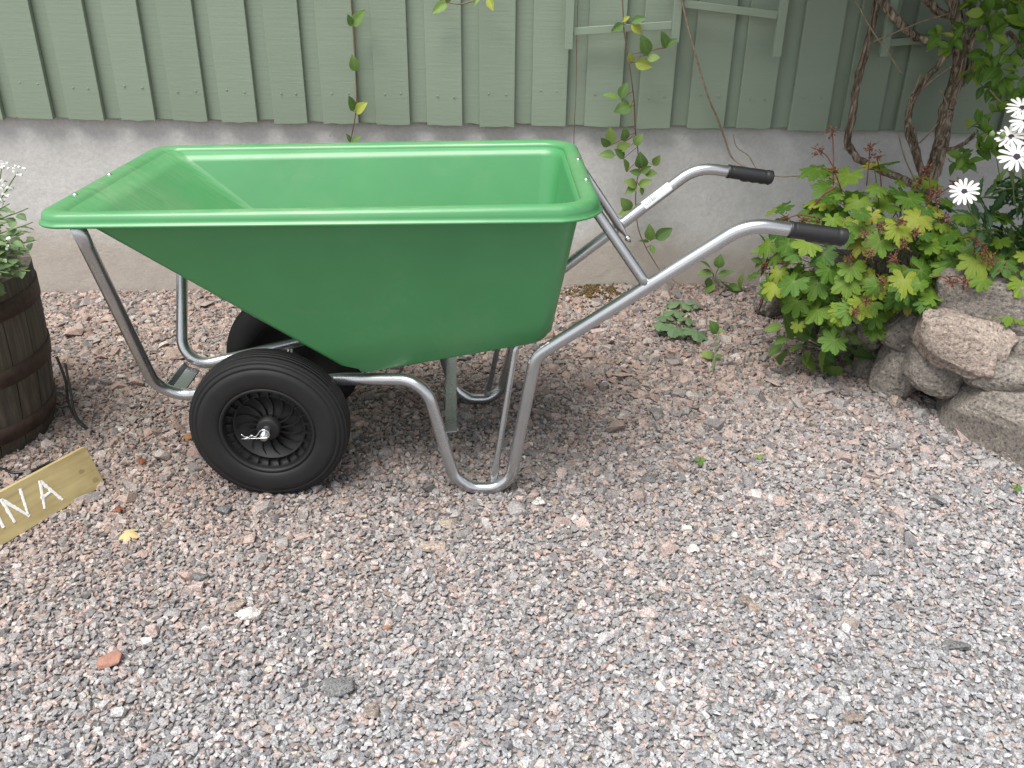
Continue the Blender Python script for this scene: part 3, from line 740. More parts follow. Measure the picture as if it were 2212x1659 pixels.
for zx, zy, r_ in ((1155, 490, 0.0085), (1360, 610, 0.010)):
    x, y = to_board(zx, zy); rg = [Vector((x+r_*math.cos(t*PI/8), y+0.7*r_*math.sin(t*PI/8), 0.0003)) for t in range(16)]
    obj('knot', [Vector((x, y, 0.0006))]+rg, [(0, 1+t, 1+(t+1) % 16) for t in range(16)], 'knot', plank)
mb = MB(); st = Lp(SX*0.30, 0.06, -TH-0.012); mb.box((st.x, st.y, 0.03), (0.025, 0.025, 0.13)); mb.build('stake', 'plank', sign)

# ================================================================== LEAF MESHES
def ovate(n=7, wid=0.30, fold=0.10, curl=0.12, point=1.0, serr=0.0, rs=1):
    rr = random.Random(rs); v = []; f = []; ve = []
    for i in range(n+1):
        t = i/n
        wv = wid*(math.sin(PI*min(1, t**0.85))**0.8)*(1-0.25*t*point) if 0 < t < 1 else 0.004
        if serr and 0 < i < n: wv *= 1+serr*(1 if i % 2 else -1)
        z = -curl*(t-0.3)**2
        for sx in (-1, -0.5, 0, 0.5, 1):
            v.append((sx*wv+rr.uniform(-0.008, 0.008), t+rr.uniform(-0.006, 0.006), z+fold*abs(sx)*wv/wid+rr.uniform(-0.012, 0.012))); ve.append(1.0 if sx == 0 else 0.0)
    for i in range(n):
        for k in range(4): f.append((i*5+k, i*5+k+1, i*5+6+k, i*5+5+k))
    me = mesh('leaf', v, f); at_ = me.attributes.new('vein', 'FLOAT', 'POINT'); at_.data.foreach_set('value', ve); return me
def palmate(lobes=7, notch=0.42, rs=1, cup=0.18, span=320):
    rr = random.Random(rs); pts = []; st = span/lobes
    for k in range(lobes):
        c = -span/2+st*(k+0.5); sz = 1.0-0.22*abs(k-(lobes-1)/2)/((lobes-1)/2)
        for da, r_, ve in ((-0.5, notch, 0), (-0.44, 0.72, 0), (-0.36, 0.80, 0), (-0.30, 0.78, 0), (-0.22, 0.93, 0), (-0.13, 0.90, 0), (0, 1.02, 1), (0.13, 0.90, 0), (0.22, 0.93, 0), (0.30, 0.78, 0), (0.36, 0.80, 0), (0.44, 0.72, 0)):
            pts.append((R(c+da*st+rr.uniform(-1.5, 1.5)), r_*sz*rr.uniform(0.93, 1.05), ve))
    pts.append((R(span/2), notch*0.7, 0)); n = len(pts)
    v = [(0, 0, 0)]; ve = [1.0]
    for fac in (0.42, 0.74, 1.0):
        for a, r_, q in pts:
            r2 = r_*fac if fac == 1 else min(r_, 0.9)*fac if q == 0 else r_*fac
            if fac < 1: r2 = min(r2, r_*0.93*fac+0.07*fac)
            z = -cup*r2*r2+0.05*q*fac-0.03*(1-q)*fac+rr.uniform(-0.02, 0.02)*fac
            v.append((math.sin(a)*r2, math.cos(a)*r2, z)); ve.append(float(q)*(1.05-fac*0.75))
    f = [(0, 1+i+1, 1+i) for i in range(n-1)]
    for r_ in range(2):
        o_ = 1+r_*n; o2 = o_+n
        for i in range(n-1): f.append((o_+i, o_+i+1, o2+i+1, o2+i))
    me = mesh('leaf', v, f); at_ = me.attributes.new('vein', 'FLOAT', 'POINT'); at_.data.foreach_set('value', ve); return me
def lmat(me, mat): 
    m2 = me.copy(); m2.materials.append(M[mat]); return m2
OV = [ovate(8, 0.30, 0.10, 0.20, rs=1), ovate(8, 0.34, 0.05, 0.35, rs=2), ovate(8, 0.27, 0.14, 0.05, rs=3)]
GE = [palmate(rs=i, cup=c_, notch=n_) for i, (c_, n_) in enumerate(((0.16, 0.50), (0.30, 0.46), (0.08, 0.54), (0.42, 0.50)))]
LV = {k: [lmat(m_, k) for m_ in src] for k, src in dict(climber=OV, vine=OV, yellowleaf=OV, geranium=GE,
      catmint=[ovate(9, 0.36, 0.12, 0.25, serr=0.05, rs=5), ovate(9, 0.40, 0.06, 0.4, serr=0.06, rs=6)],
      daisyleaf=[ovate(9, 0.15, 0.08, 0.35, serr=0.16, rs=7), ovate(9, 0.18, 0.06, 0.2, serr=0.2, rs=8)],
      weedleaf=[palmate(5, 0.72, 11, 0.15), palmate(5, 0.68, 12, 0.25)], weedovate=[] ).items() if k != 'weedovate'}
def leaf(parent, base, tip, nrm, kind_, off, scale=None, wide=1.0, name='leaf'):
    base, tip = Vector(base), Vector(tip); d = tip-base; L_ = scale or d.length; d.normalize()
    nrm = Vector(nrm); z = (nrm-d*nrm.dot(d)); 
    if z.length < 1e-3: z = d.orthogonal()
    z.normalize(); x = d.cross(z)
    o = link(name, random.choice(LV[kind_]), None, parent)
    m = Matrix((x*L_*wide, d*L_, z*L_)).transposed().to_4x4(); m.translation = base-Vector(off); o.matrix_basis = m
    return o
CAMP = Vector((0, 0, CAM_H))
def to_cam(p): return (CAMP-Vector(p)).normalized()
def rnd(s=1.0): return Vector((random.gauss(0, 1), random.gauss(0, 1), random.gauss(0, 1)))*s

# ================================================================== CATMINT in the barrel
cb = BC+Vector((0.06, -0.02, BH-0.04))
cat = thing('catmint_plant', cb, 'pale green catmint with white flower spikes growing in the barrel', 'plant')
stems = [(at(38, 372, 2.20), 1), (at(5, 355, 2.22), 1), (at(-40, 380, 2.25), 1), (at(20, 440, 2.1), 0), (at(62, 540, 2.02), 0), (at(70, 480, 2.06), 0), (at(40, 575, 1.98), 0), (at(-30, 560, 1.96), 0), (at(65, 585, 2.0), 0), (at(5, 560, 1.95), 0), (at(-60, 480, 2.0), 0), (at(72, 520, 2.1), 0), (at(30, 520, 2.0), 0), (at(55, 565, 2.03), 0), (at(20, 590, 1.96), 0), (at(60, 450, 2.12), 0), (at(15, 480, 2.05), 0), (at(-10, 520, 1.98), 0), (at(45, 500, 2.05), 0)]
for tip, fl in stems:
    root = cb+Vector((random.uniform(-0.05, 0.16), random.uniform(-0.12, 0.02), -0.02)); mid = root.lerp(tip, 0.55)+Vector((0.02, -0.01, 0.05 if not fl else 0.0))
    path = catmull([root, mid, tip], 8); tube('stem', path, [0.0032-0.0018*i/(len(path)-1) for i in range(len(path))], 'greenstem', cat, 7, off=cb)
    m_ = 8 if not fl else 7
    for i in range(m_):
        t = 0.22+0.78*(i+random.random()*0.4)/m_; p = path[min(len(path)-1, int(t*(len(path)-1)))]
        a0 = random.uniform(0, PI); sz = (0.056-0.024*t if not fl else 0.052-0.038*t)*random.uniform(0.85, 1.2)
        for s in (0, PI):
            d = Vector((math.cos(a0+s), math.sin(a0+s), random.uniform(-0.35, 0.35))).normalized()
            leaf(cat, p+d*0.006, p+d*sz, Vector((0, -0.35, 1))+rnd(0.25), 'catmint', cb)
    if fl:
        for k in range(5):
            t = 1-0.09*k; p = path[int(t*(len(path)-1))]; mb = MB()
            for q in range(7):
                d = rnd(1); d.z *= 0.6; d.normalize(); c = p+d*random.uniform(0.008, 0.02); s = random.uniform(0.003, 0.006)
                mb.box(c-cb, (s*1.5, s, s*1.2), Matrix.Rotation(random.random()*3, 3, Vector((1, 1, 0.4)).normalized()))
            kind(mb.build('blossom', 'floret', cat), 'stuff')
    else:
        for q in range(random.choice((0, 0, 1))):
            p = path[int(random.uniform(0.6, 0.95)*(len(path)-1))]; mb = MB()
            for q2 in range(8):
                c = p+rnd(0.009); s = random.uniform(0.003, 0.006); mb.box(c-cb, (s*1.5, s, s), Matrix.Rotation(random.random()*3, 3, 'X'))
            kind(mb.build('blossom', 'floret', cat), 'stuff')

# ================================================================== STONE WALL OF THE RAISED BED
sw_o = Vector((1.35, 2.5, 0))
swall = thing('stone_wall', sw_o, 'dry stone kerb of rounded granite boulders around the raised bed', 'stone wall')
def boulder(name, c, dims, rz, mat, parent, off, seed, rx=0, ry=0, ex=0.62, rough=0.10, taper=0.0, sub=5):
    bm = bmesh.new(); bmesh.ops.create_icosphere(bm, subdivisions=sub, radius=1)
    for q in bm.verts:
        d = q.co.normalized(); p = Vector([math.copysign(abs(k)**ex, k) for k in d])
        nz = noise.fractal(d*1.3+Vector((seed*3.1, seed, 0)), 0.8, 2.1, 4)
        fct = 1+rough*nz+rough*0.6*abs(noise.noise(d*2.6+Vector((0, seed*2.7, 0))))+0.030*noise.fractal(d*6+Vector((seed, 0, seed*1.7)), 0.7, 2.2, 5)
        p = p*fct
        for ax in range(3):       # chipped flat facets
            pass
        tp = 1-taper*(0.5-0.5*p.x)
        q.co = Vector((p.x*dims[0]/2, p.y*dims[1]/2*tp, p.z*dims[2]/2*tp))
    for k in range(8):
        rr = random.Random(seed*17+k); nrm = Vector((rr.uniform(-1, 1), rr.uniform(-1, 0.5), rr.uniform(-0.8, 1))).normalized()
        ext = max((q.co.dot(nrm) for q in bm.verts))*rr.uniform(0.76, 0.93)
        for q in bm.verts:
            e_ = q.co.dot(nrm)-ext
            if e_ > 0: q.co -= nrm*e_*0.93
    for q in bm.verts:
        d = q.co.copy(); q.co += q.co.normalized()*(0.006*noise.fractal(d*22+Vector((seed, 2, seed)), 0.6, 2.1, 5)+0.004*abs(noise.noise(d*9+Vector((0, seed, 3)))))
    me = bpy.data.meshes.new(name); bm.to_mesh(me); bm.free(); me.polygons.foreach_set('use_smooth', [True]*len(me.polygons))
    o = link(name, me, mat, parent); o.location = Vector(c)-off; o.rotation_euler = (rx, ry, rz); return o
RZ = math.atan2(-0.9, 0.42)
def stone_px(x0, x1, y0, y1, dep, depth_th, rot, mat, seed, rz=None, **kw):
    c = at((x0+x1)/2, (y0+y1)/2, dep); a = at(x0, (y0+y1)/2, dep); b_ = at(x1, (y0+y1)/2, dep); t_ = at((x0+x1)/2, y0, dep); u_ = at((x0+x1)/2, y1, dep)
    wv = (b_-a).length; h = (t_-u_).length
    return boulder('stone', c+Vector((0, depth_th*0.3, 0)), (wv*1.0, depth_th, h*1.0), rz if rz is not None else -0.45, mat, swall, sw_o, seed, ry=rot, **kw)
stone_px(2040, 2330, 598, 720, 2.42, 0.34, 0.06, 'stone', 1, rz=-0.35, ex=0.42)
stone_px(2012, 2196, 690, 798, 2.36, 0.26, 0.14, 'stonepink', 2, rz=-0.5, ex=0.40)
stone_px(1985, 2125, 752, 860, 2.43, 0.24, 0.10, 'stone', 3, rz=-0.7, ex=0.75, rough=0.06)
stone_px(2122, 2300, 780, 856, 2.30, 0.26, 0.03, 'stone', 4, rz=-0.6, ex=0.45)
boulder('stone', (1.535, 2.26, 0.055), (0.68, 0.26, 0.27), RZ+0.05, 'stone', swall, sw_o, 5, ex=0.45, taper=-0.0, rx=0.18)
stone_px(1916, 2012, 752, 872, 2.58, 0.22, 0.0, 'stone', 6, rz=-0.8, ex=0.55)
stone_px(1872, 1932, 752, 830, 2.72, 0.2, 0.1, 'stone', 7, rz=-0.9)
stone_px(1936, 2034, 672, 768, 2.56, 0.22, 0.35, 'stone', 8, rz=-0.7, ex=0.72)
stone_px(1886, 1948, 655, 762, 2.68, 0.2, 0.1, 'stone', 9, rz=-0.9)
stone_px(2190, 2330, 716, 796, 2.33, 0.24, -0.1, 'stone', 10, rz=-0.5)
stone_px(2118, 2145, 806, 842, 2.34, 0.10, 0.2, 'stonepink', 11)
stone_px(1668, 1722, 572, 690, 3.18, 0.2, 0.15, 'stone', 12, rz=-1.1)
stone_px(1718, 1800, 640, 735, 3.05, 0.2, -0.1, 'stone', 13, rz=-1.0)
stone_px(1790, 1890, 690, 790, 2.88, 0.2, 0.1, 'stone', 14, rz=-0.9)
stone_px(1800, 1895, 610, 700, 2.92, 0.2, -0.1, 'stone', 15, rz=-0.9)
stone_px(1730, 1810, 560, 650, 3.12, 0.2, 0.1, 'stone', 16, rz=-0.9)
# earth behind the stones
bedc = [(1.05, 3.5), (1.08, 3.22), (1.22, 2.95), (1.40, 2.65), (1.58, 2.40), (1.75, 2.05), (3.2, 1.6), (3.6, 3.5)]
v = []; f = []; n = len(bedc); cen = Vector((2.2, 2.9, 0))
for lev, (k, z) in enumerate(((1.0, -0.02), (1.0, 0.20), (0.85, 0.29), (0.5, 0.33), (0.0, 0.34))):
    for x, y in bedc:
        p = cen.lerp(Vector((x, y, 0)), k); v.append((p.x-sw_o.x, min(p.y, 3.54)-sw_o.y, z*(0.85 if y > 3.2 and x < 1.2 and lev else 1)))
for l in range(4):
    for i in range(n): f.append((l*n+i, l*n+(i+1) % n, (l+1)*n+(i+1) % n, (l+1)*n+i))
soil = kind(obj('soil_bed', v, f, 'soil'), 'structure'); soil.location = sw_o

# ================================================================== GERANIUM
gb = Vector((1.32, 2.82, 0.25))
ger = thing('cranesbill_plant', gb, 'yellow green cranesbill with lobed leaves and dry red seed heads over the stones', 'plant')
gc_ = Vector((1.19, 2.82, 0.41)); gr = Vector((0.36, 0.36, 0.30))
def ger_leaf(p, outw, sz):
    nrm = (outw*0.75+Vector((0, -0.30, 0.75))+rnd(0.22)).normalized()
    dn = Vector((outw.x*0.7, outw.y*0.7, -0.75))+rnd(0.45); d = (dn-nrm*dn.dot(nrm)).normalized()
    leaf(ger, p, p+d*sz, nrm, 'geranium', gb)
    if random.random() < 0.5:
        root = gb.lerp(p, 0.35)+rnd(0.03); mid = root.lerp(p, 0.6)+Vector((0, 0, 0.03)); path = catmull([root, mid, p], 4)
        tube('leaf_stalk', path, 0.0016, 'greenstem', ger, 5, off=gb)
cnt = 0; acc = []
tries = 0
while cnt < 285 and tries < 9000:
    u = rnd(1).normalized(); tries += 1
    if u.y > 0.40 or u.z < -0.75: continue
    k = random.uniform(0.60, 1.08); second = random.random() < 0.30
    C0, G0 = (Vector((1.47, 2.60, 0.44)), Vector((0.27, 0.23, 0.17))) if second else (gc_, gr)
    p = C0+Vector((u.x*G0.x, u.y*G0.y, u.z*G0.z))*k
    if p.z < (0.29 if p.x > 1.08 else 0.20): continue
    if any((p-q).length < 0.032 for q in acc): continue
    acc.append(p); ger_leaf(p, u, random.uniform(0.030, 0.068)); cnt += 1
# looser foliage to the right and low at the left
for px, py, dep, s in ((1990, 600, 2.52, 0.055), (2060, 560, 2.5, 0.06), (2100, 530, 2.55, 0.06), (2040, 500, 2.6, 0.06), (2140, 560, 2.5, 0.05), (1950, 610, 2.46, 0.06), (1880, 700, 2.58, 0.05), (1790, 690, 2.62, 0.05), (1760, 620, 2.72, 0.05), (2015, 645, 2.44, 0.045), (2090, 585, 2.46, 0.05), (1720, 580, 2.9, 0.045), (1850, 660, 2.52, 0.06)):
    for k in range(2):
        p = at(px+random.uniform(-14, 14), py+random.uniform(-14, 14), dep); ger_leaf(p, Vector((random.uniform(-0.4, 0.3), -0.8, 0.4)), s)
def seed_head(px, py, dep, frm=None, sz=1.0):
    c = at(px, py, dep); mb = MB(); sz *= 0.85
    for i in range(24):
        d = rnd(1).normalized(); p = c-gb+d*random.uniform(0.004, 0.025)*sz; q = Vector((0, 1, 0)).rotation_difference(d).to_matrix()
        s = random.uniform(0.0032, 0.0055)*sz; mb.box(p, (s, s*random.uniform(1.2, 2), s), q)
        if i % 3 == 0: mb.box(p+d*0.011*sz, (0.0010, 0.014*sz, 0.0010), q)
    kind(mb.build('seed_head', 'seed', ger), 'stuff')
    root = at(*frm) if frm else gc_+(c-gc_)*0.55+Vector((0, 0.02, -0.02))
    path = catmull([root, root.lerp(c, 0.55)+Vector((0, 0, 0.012)), c], 5); tube('flower_stalk', path, 0.002, 'redstem', ger, 6, off=gb)
for a in ((1798, 285, 2.75, (1800, 400, 2.75)), (1768, 325, 2.75, (1806, 372, 2.75)), (1803, 372, 2.75), (1879, 318, 2.78, (1872, 400, 2.8)), (1893, 338, 2.78, (1905, 420, 2.8)), (2003, 365, 2.72, (2010, 440, 2.7)), (2020, 428, 2.60, (2027, 500, 2.6)), (1695, 474, 2.72, (1760, 470, 2.74)), (1735, 474, 2.72), (1765, 478, 2.7), (1835, 560, 2.55), (1868, 505, 2.52), (1905, 492, 2.5), (1945, 480, 2.5), (1880, 545, 2.48), (1950, 530, 2.48), (1975, 505, 2.5), (1665, 590, 2.95, (1640, 660, 3.0)), (1690, 600, 2.9), (1650, 575, 2.95), (1720, 612, 2.78), (1750, 620, 2.72), (1785, 628, 2.66), (1822, 636, 2.6), (1845, 672, 2.5), (1872, 650, 2.48), (1990, 385, 2.72), (2065, 395, 2.74), (2120, 545, 2.4, (2090, 520, 2.5)), (2140, 560, 2.4, (2100, 520, 2.5)), (2110, 525, 2.4, (2080, 515, 2.5)), (2165, 580, 2.4, (2110, 540, 2.5)), (2055, 612, 2.36, (2010, 600, 2.45)), (2085, 610, 2.36, (2040, 600, 2.45)), (2025, 412, 2.6), (1905, 610, 2.45), (1930, 560, 2.45), (2040, 470, 2.6, (2027, 500, 2.6))):
    seed_head(*a)
rs_ = [at(1640, 670, 3.05), at(1680, 560, 2.9), at(1735, 480, 2.8), at(1775, 425, 2.76), at(1808, 402, 2.75)]
tube('runner', catmull(rs_, 7), 0.0032, 'redstem', ger, 7, off=gb)

# ================================================================== CLIMBING SHRUB
cbz = at(1985, 425, 3.30)
clb = thing('climbing_shrub', cbz, 'old climbing shrub with twisted shaggy brown stems and green leaves on the wall', 'shrub')
def zc(x, y, d): return at(1810.4+x*0.2977, y*0.2977, d)
def trunk(pts, r0, r1, seed, name='stem', seg=14):
    path = catmull(pts, 9); n = len(path); rad_ = [r0+(r1-r0)*i/(n-1) for i in range(n)]
    path = [p+0.3*rad_[i]*Vector((noise.noise((i*0.35, seed, 0)), noise.noise((i*0.35, seed, 7)), noise.noise((i*0.35, seed, 3)))) for i, p in enumerate(path)]
    def pf(i, a): return 0.82+0.28*abs(math.sin(1.5*a+0.18*i+seed))+0.22*noise.noise((2*math.cos(a+0.09*i), 2*math.sin(a+0.09*i), i*0.22+seed))
    v, f = sweep([p-cbz for p in path], rad_, seg, pf); o = obj(name, v, f, 'bark', clb)
    # peeling strips
    mb = MB()
    for k in range(int(n*0.5)):
        i = random.randrange(1, n-1); t = (path[i+1]-path[i-1]).normalized(); o_ = t.orthogonal().normalized(); o_ = Quaternion(t, random.uniform(0, 2*PI)) @ o_
        p = path[i]-cbz+o_*rad_[i]*1.02; L_ = random.uniform(0.015, 0.05); s = t.cross(o_)*random.uniform(0.0012, 0.0028)
        e_ = p+t*L_+o_*random.uniform(0.0, 0.006)
        mb.add([p-s, p+s, e_+s*0.4, e_-s*0.4, p-s-o_*0.003, p+s-o_*0.003], [(0, 1, 2, 3), (0, 4, 5, 1), (3, 2, 5, 4)])
    kind(mb.build('peeling_bark', 'bark', clb), 'stuff')
trunk([zc(620, 1420, 3.30), zc(700, 1200, 3.32), zc(755, 1010, 3.36), zc(785, 800, 3.40), zc(850, 600, 3.40), zc(880, 400, 3.38), zc(865, 150, 3.36), zc(800, -60, 3.36)], 0.030, 0.018, 1)
trunk([zc(640, 1330, 3.28), zc(560, 1120, 3.30), zc(508, 940, 3.36), zc(530, 740, 3.40), zc(630, 590, 3.40), zc(760, 430, 3.38), zc(840, 360, 3.36)], 0.013, 0.010, 2)
trunk([zc(610, 1240, 3.30), zc(560, 1000, 3.32), zc(520, 830, 3.37), zc(600, 640, 3.38), zc(720, 480, 3.38)], 0.007, 0.006, 21)
trunk([zc(590, 1390, 3.26), zc(480, 1300, 3.30), zc(330, 1245, 3.36), zc(180, 1175, 3.40), zc(95, 1090, 3.42), zc(68, 1020, 3.42), zc(100, 860, 3.43), zc(125, 680, 3.44), zc(165, 500, 3.44), zc(235, 240, 3.44), zc(290, -40, 3.44)], 0.0135, 0.0125, 3)
trunk([zc(800, 330, 3.36), zc(620, 285, 3.36), zc(520, 240, 3.36), zc(400, 110, 3.37), zc(290, -30, 3.38)], 0.012, 0.014, 4)
trunk([zc(860, 130, 3.36), zc(730, 85, 3.36), zc(620, -20, 3.36)], 0.012, 0.013, 5)
trunk([zc(870, 300, 3.37), zc(960, 130, 3.35), zc(910, -30, 3.35)], 0.010, 0.008, 6)
trunk([zc(880, 620, 3.40), zc(960, 480, 3.40), zc(960, 300, 3.38), zc(1100, 100, 3.36)], 0.014, 0.010, 7)
trunk([zc(740, 1090, 3.33), zc(860, 1070, 3.32), zc(930, 1030, 3.30), zc(1010, 950, 3.25)], 0.008, 0.005, 8)
trunk([zc(1349, 420, 3.1), zc(1290, 290, 3.15), zc(1230, 240, 3.2), zc(1180, 400, 3.25)], 0.007, 0.005, 9)
for pts in (([(130, 10), (240, 210), (370, 390), (460, 540)], 3.28), ([(590, 1040), (650, 980), (725, 890)], 3.33), ([(440, 1480-500), (475, 1120), (520, 1230), (590, 1370), (640, 1440)], 3.24), ([(830, 480), (700, 570), (620, 640)], 3.34), ([(740, 640), (790, 760), (780, 800)], 3.35), ([(940, 330), (990, 380), (1100, 400)], 3.28), ([(1100, 650), (1160, 720), (1220, 770)], 3.15), ([(800, 100), (600, 160), (260, 300)], 3.34), ([(640, 375), (740, 320), (760, 318)], 3.33), ([(600, 540), (560, 640), (540, 680)], 3.36)):
    tube('twig', catmull([zc(a, b_, pts[1]) for a, b_ in pts[0]], 6), 0.0028, 'twig', clb, 6, off=cbz)
# leaves: shoots with opposite leaves
def shoot(p0, p1, n, sz, kd, parent, off, name='twig', mat='greenstem', r=0.0016):
    p0, p1 = Vector(p0), Vector(p1); path = catmull([p0, p0.lerp(p1, 0.5)+rnd(0.008), p1], 5); tube(name, path, r, mat, parent, 5, off=off)
    ax = (p1-p0).normalized()
    for i in range(n):
        t = (i+1)/n; p = path[int(t*(len(path)-1))]; s0 = random.choice((-1, 1))
        side = ax.cross(to_cam(p)).normalized()
        for s in (-1, 1):
            d = (side*s*random.uniform(0.6, 1.1)+ax*random.uniform(0.2, 0.7)+rnd(0.25)).normalized()
            leaf(parent, p, p+d*sz*random.uniform(0.75, 1.2), to_cam(p)*0.7+Vector((0, 0, 0.6))+rnd(0.35), kd, off)
    leaf(parent, p1, p1+ax*sz, to_cam(p1)+Vector((0, 0, 0.5))+rnd(0.3), kd, off)
sh = [((880, 290), (740, 250), 2, 0.058, 3.22), ((900, 300), (800, 350), 2, 0.055, 3.20), ((960, 200), (880, 260), 2, 0.05, 3.24), ((1050, 300), (1130, 240), 3, 0.06, 3.18), ((1000, 420), (1080, 520), 2, 0.06, 3.22),
      ((1100, 200), (1060, 90), 3, 0.065, 3.16), ((1200, 220), (1290, 120), 3, 0.065, 3.12), ((1250, 300), (1349, 260), 2, 0.06, 3.12), ((1150, 450), (1210, 560), 3, 0.062, 3.18), ((1020, 560), (1100, 640), 2, 0.062, 3.26), ((1200, 620), (1230, 720), 2, 0.05, 3.2),
      ((1290, 40), (1349, -60), 3, 0.065, 3.08), ((1120, 40), (1040, -40), 3, 0.06, 3.2), ((1349, 200), (1420, 100), 3, 0.065, 3.05), ((1200, 60), (1180, -30), 3, 0.06, 3.15), ((940, 940), (1040, 880), 3, 0.05, 3.12), ((880, 1120), (940, 1180), 2, 0.05, 3.05), ((1000, 1100), (1090, 1060), 3, 0.06, 3.02), ((940, 1090), (900, 1140), 2, 0.05, 3.1), ((1090, 880), (1170, 800), 2, 0.048, 3.1), ((1000, 1000), (1060, 960), 2, 0.05, 3.08), ((1060, 1150), (1110, 1080), 2, 0.06, 3.0),
      ((800, 1150), (850, 1180), 1, 0.06, 3.2), ((1330, 480), (1400, 400), 3, 0.06, 3.0), ((1300, 640), (1380, 700), 3, 0.06, 3.0), ((1280, 720), (1349, 690), 2, 0.065, 2.95), ((1010, 80), (960, 20), 2, 0.05, 3.22), ((1180, 330), (1250, 400), 2, 0.06, 3.14), ((1080, 330), (1040, 420), 2, 0.055, 3.22), ((960, 420), (990, 520), 2, 0.055, 3.3)]
for a, b_, n_, s_, dp in sh: shoot(zc(*a, dp), zc(*b_, dp-0.04), n_, s_, 'climber', clb, cbz)
# crown continued above and beyond the frame as unseen masses of leaves
def leaf_mass(name, centre, rads, n_, sz, mat, parent, off, reject=None):
    V = []; F = []
    while len(F) < n_*4:
        u = rnd(1).normalized()*random.uniform(0.45, 1)**0.5; p = Vector(centre)+Vector((u.x*rads[0], u.y*rads[1], u.z*rads[2]))
        if p.y > 3.46 or (reject and reject(p)): continue
        d = rnd(1).normalized(); nn_ = Vector((0, -0.5, 1))+rnd(0.5); s = d.cross(nn_).normalized(); L_ = sz*random.uniform(0.7, 1.2); b_ = len(V); p = p-off; k = nn_.normalized()*0.08*L_
        V += [p, p+d*L_*0.45+s*L_*0.3+k, p+d*L_, p+d*L_*0.45-s*L_*0.3+k, p+d*L_*0.5, p+d*L_*0.12]
        F += [(b_+5, b_+1, b_+4), (b_+1, b_+2, b_+4), (b_+4, b_+2, b_+3), (b_+5, b_+4, b_+3)]
    return kind(obj(name, V, F, mat, parent), 'stuff')
leaf_mass('foliage', (2.35, 3.15, 1.75), (0.75, 0.32, 0.62), 1500, 0.06, 'climber', clb, cbz, lambda p: p.z < 1.22 and p.x < 1.78)
leaf_mass('foliage', (1.80, 2.78, 2.05), (1.45, 0.85, 0.60), 22000, 0.08, 'climber', clb, cbz, lambda p: p.z < 1.42)  # unseen crown foliage, enlarged to cast shade on the right-hand wall
leaf_mass('foliage', (2.25, 3.1, 0.95), (0.42, 0.25, 0.45), 380, 0.055, 'climber', clb, cbz, lambda p: p.x < 1.92-0.1*(3.2-p.y))

# ================================================================== DAISY
db = Vector((1.72, 2.45, 0.32))
dsy = thing('daisy_plant', db, 'dark leaved daisy bush with white flowers at the right edge', 'plant')
def petal_mesh():
    v = []; f = []; n = 6
    for i in range(n+1):
        t = i/n; wv = 0.115*(0.45+0.95*t-0.55*t**3) if t < 1 else 0.05
        for sx in (-1, 0, 1): v.append((sx*wv, 0.16+0.84*t, 0.05*t-0.10*t*t+0.025*abs(sx)))
    for i in range(n):
        for k in range(2): f.append((i*3+k, i*3+k+1, i*3+4+k, i*3+3+k))
    me = mesh('petal', v, f); me.materials.append(M['petal']); return me
PM = petal_mesh()
def daisy(px, py, dep, r, nrm, stem_to):
    c = at(px, py, dep); fo = bpy.data.objects.new('flower', None); COL.objects.link(fo); fo.parent = dsy; fo.empty_display_size = 0.02
    q = Vector((0, 0, 1)).rotation_difference(Vector(nrm).normalized()); fo.rotation_mode = 'QUATERNION'; fo.rotation_quaternion = q; fo.location = c-db
    n = 15
    for k in range(n):
        o = link('petal', PM, None, fo); s = r*random.uniform(0.92, 1.05); o.scale = (s, s, s); o.rotation_euler = (random.uniform(-0.14, 0.10), 0, 2*PI*k/n+random.uniform(-0.07, 0.07)); o.location.z = 0.0015*(k % 3)
    v, f = lathe([(r*0.20, 0), (r*0.205, r*0.05), (r*0.15, r*0.11), (0.0001, r*0.12)], 16); obj('disc', v, f, 'disc', fo)
    e_ = at(*stem_to); path = catmull([c-Vector(nrm).normalized()*0.002, c.lerp(e_, 0.4)-Vector(nrm).normalized()*0.02, e_], 6); tube('stem', path, 0.0018, 'greenstem', dsy, 6, off=db)
daisy(2083, 414, 2.32, 0.040, (-0.35, -0.75, 0.65), (2120, 500, 2.45))
daisy(2196, 339, 2.28, 0.044, (-0.30, -0.75, 0.7), (2190, 440, 2.4))
daisy(2184, 296, 2.33, 0.038, (-0.35, -0.6, 0.75), (2190, 420, 2.4))
daisy(2216, 262, 2.33, 0.042, (-0.2, -0.7, 0.7), (2215, 420, 2.4))
daisy(2208, 234, 2.36, 0.040, (-0.25, -0.5, 0.8), (2210, 400, 2.42))
daisy(2250, 300, 2.30, 0.042, (0, -0.6, 0.8), (2240, 420, 2.4))
for px, py in ((2166, 292), (2143, 290), (2180, 365)):
    c = at(px, py, 2.33); v, f = lathe([(0.0001, -0.009), (0.006, -0.005), (0.0075, 0.0), (0.006, 0.006), (0.0001, 0.011)], 10); o = obj('bud', v, f, 'bud', dsy); o.location = c-db
    e_ = at(px+20, py+110, 2.45); tube('stem', catmull([c, c.lerp(e_, 0.5), e_], 4), 0.0015, 'greenstem', dsy, 6, off=db)
for k in range(34):
    p0 = at(random.uniform(2120, 2290), random.uniform(400, 560), random.uniform(2.42, 2.62)); d = Vector((random.uniform(-1, 0.6), random.uniform(-0.9, 0.1), random.uniform(0.0, 1.0))).normalized(); L_ = random.uniform(0.06, 0.11)
    p1 = p0+d*L_; tube('stem', catmull([p0, p0.lerp(p1, 0.5)+rnd(0.004), p1], 4), 0.0017, 'greenstem', dsy, 5, off=db)
    for i in range(5):
        t = 0.15+0.85*i/4; p = p0.lerp(p1, t); dd = (d*0.6+rnd(0.7)).normalized()
        leaf(dsy, p, p+dd*random.uniform(0.045, 0.075), Vector((0, -0.4, 1))+rnd(0.4), 'daisyleaf', db)

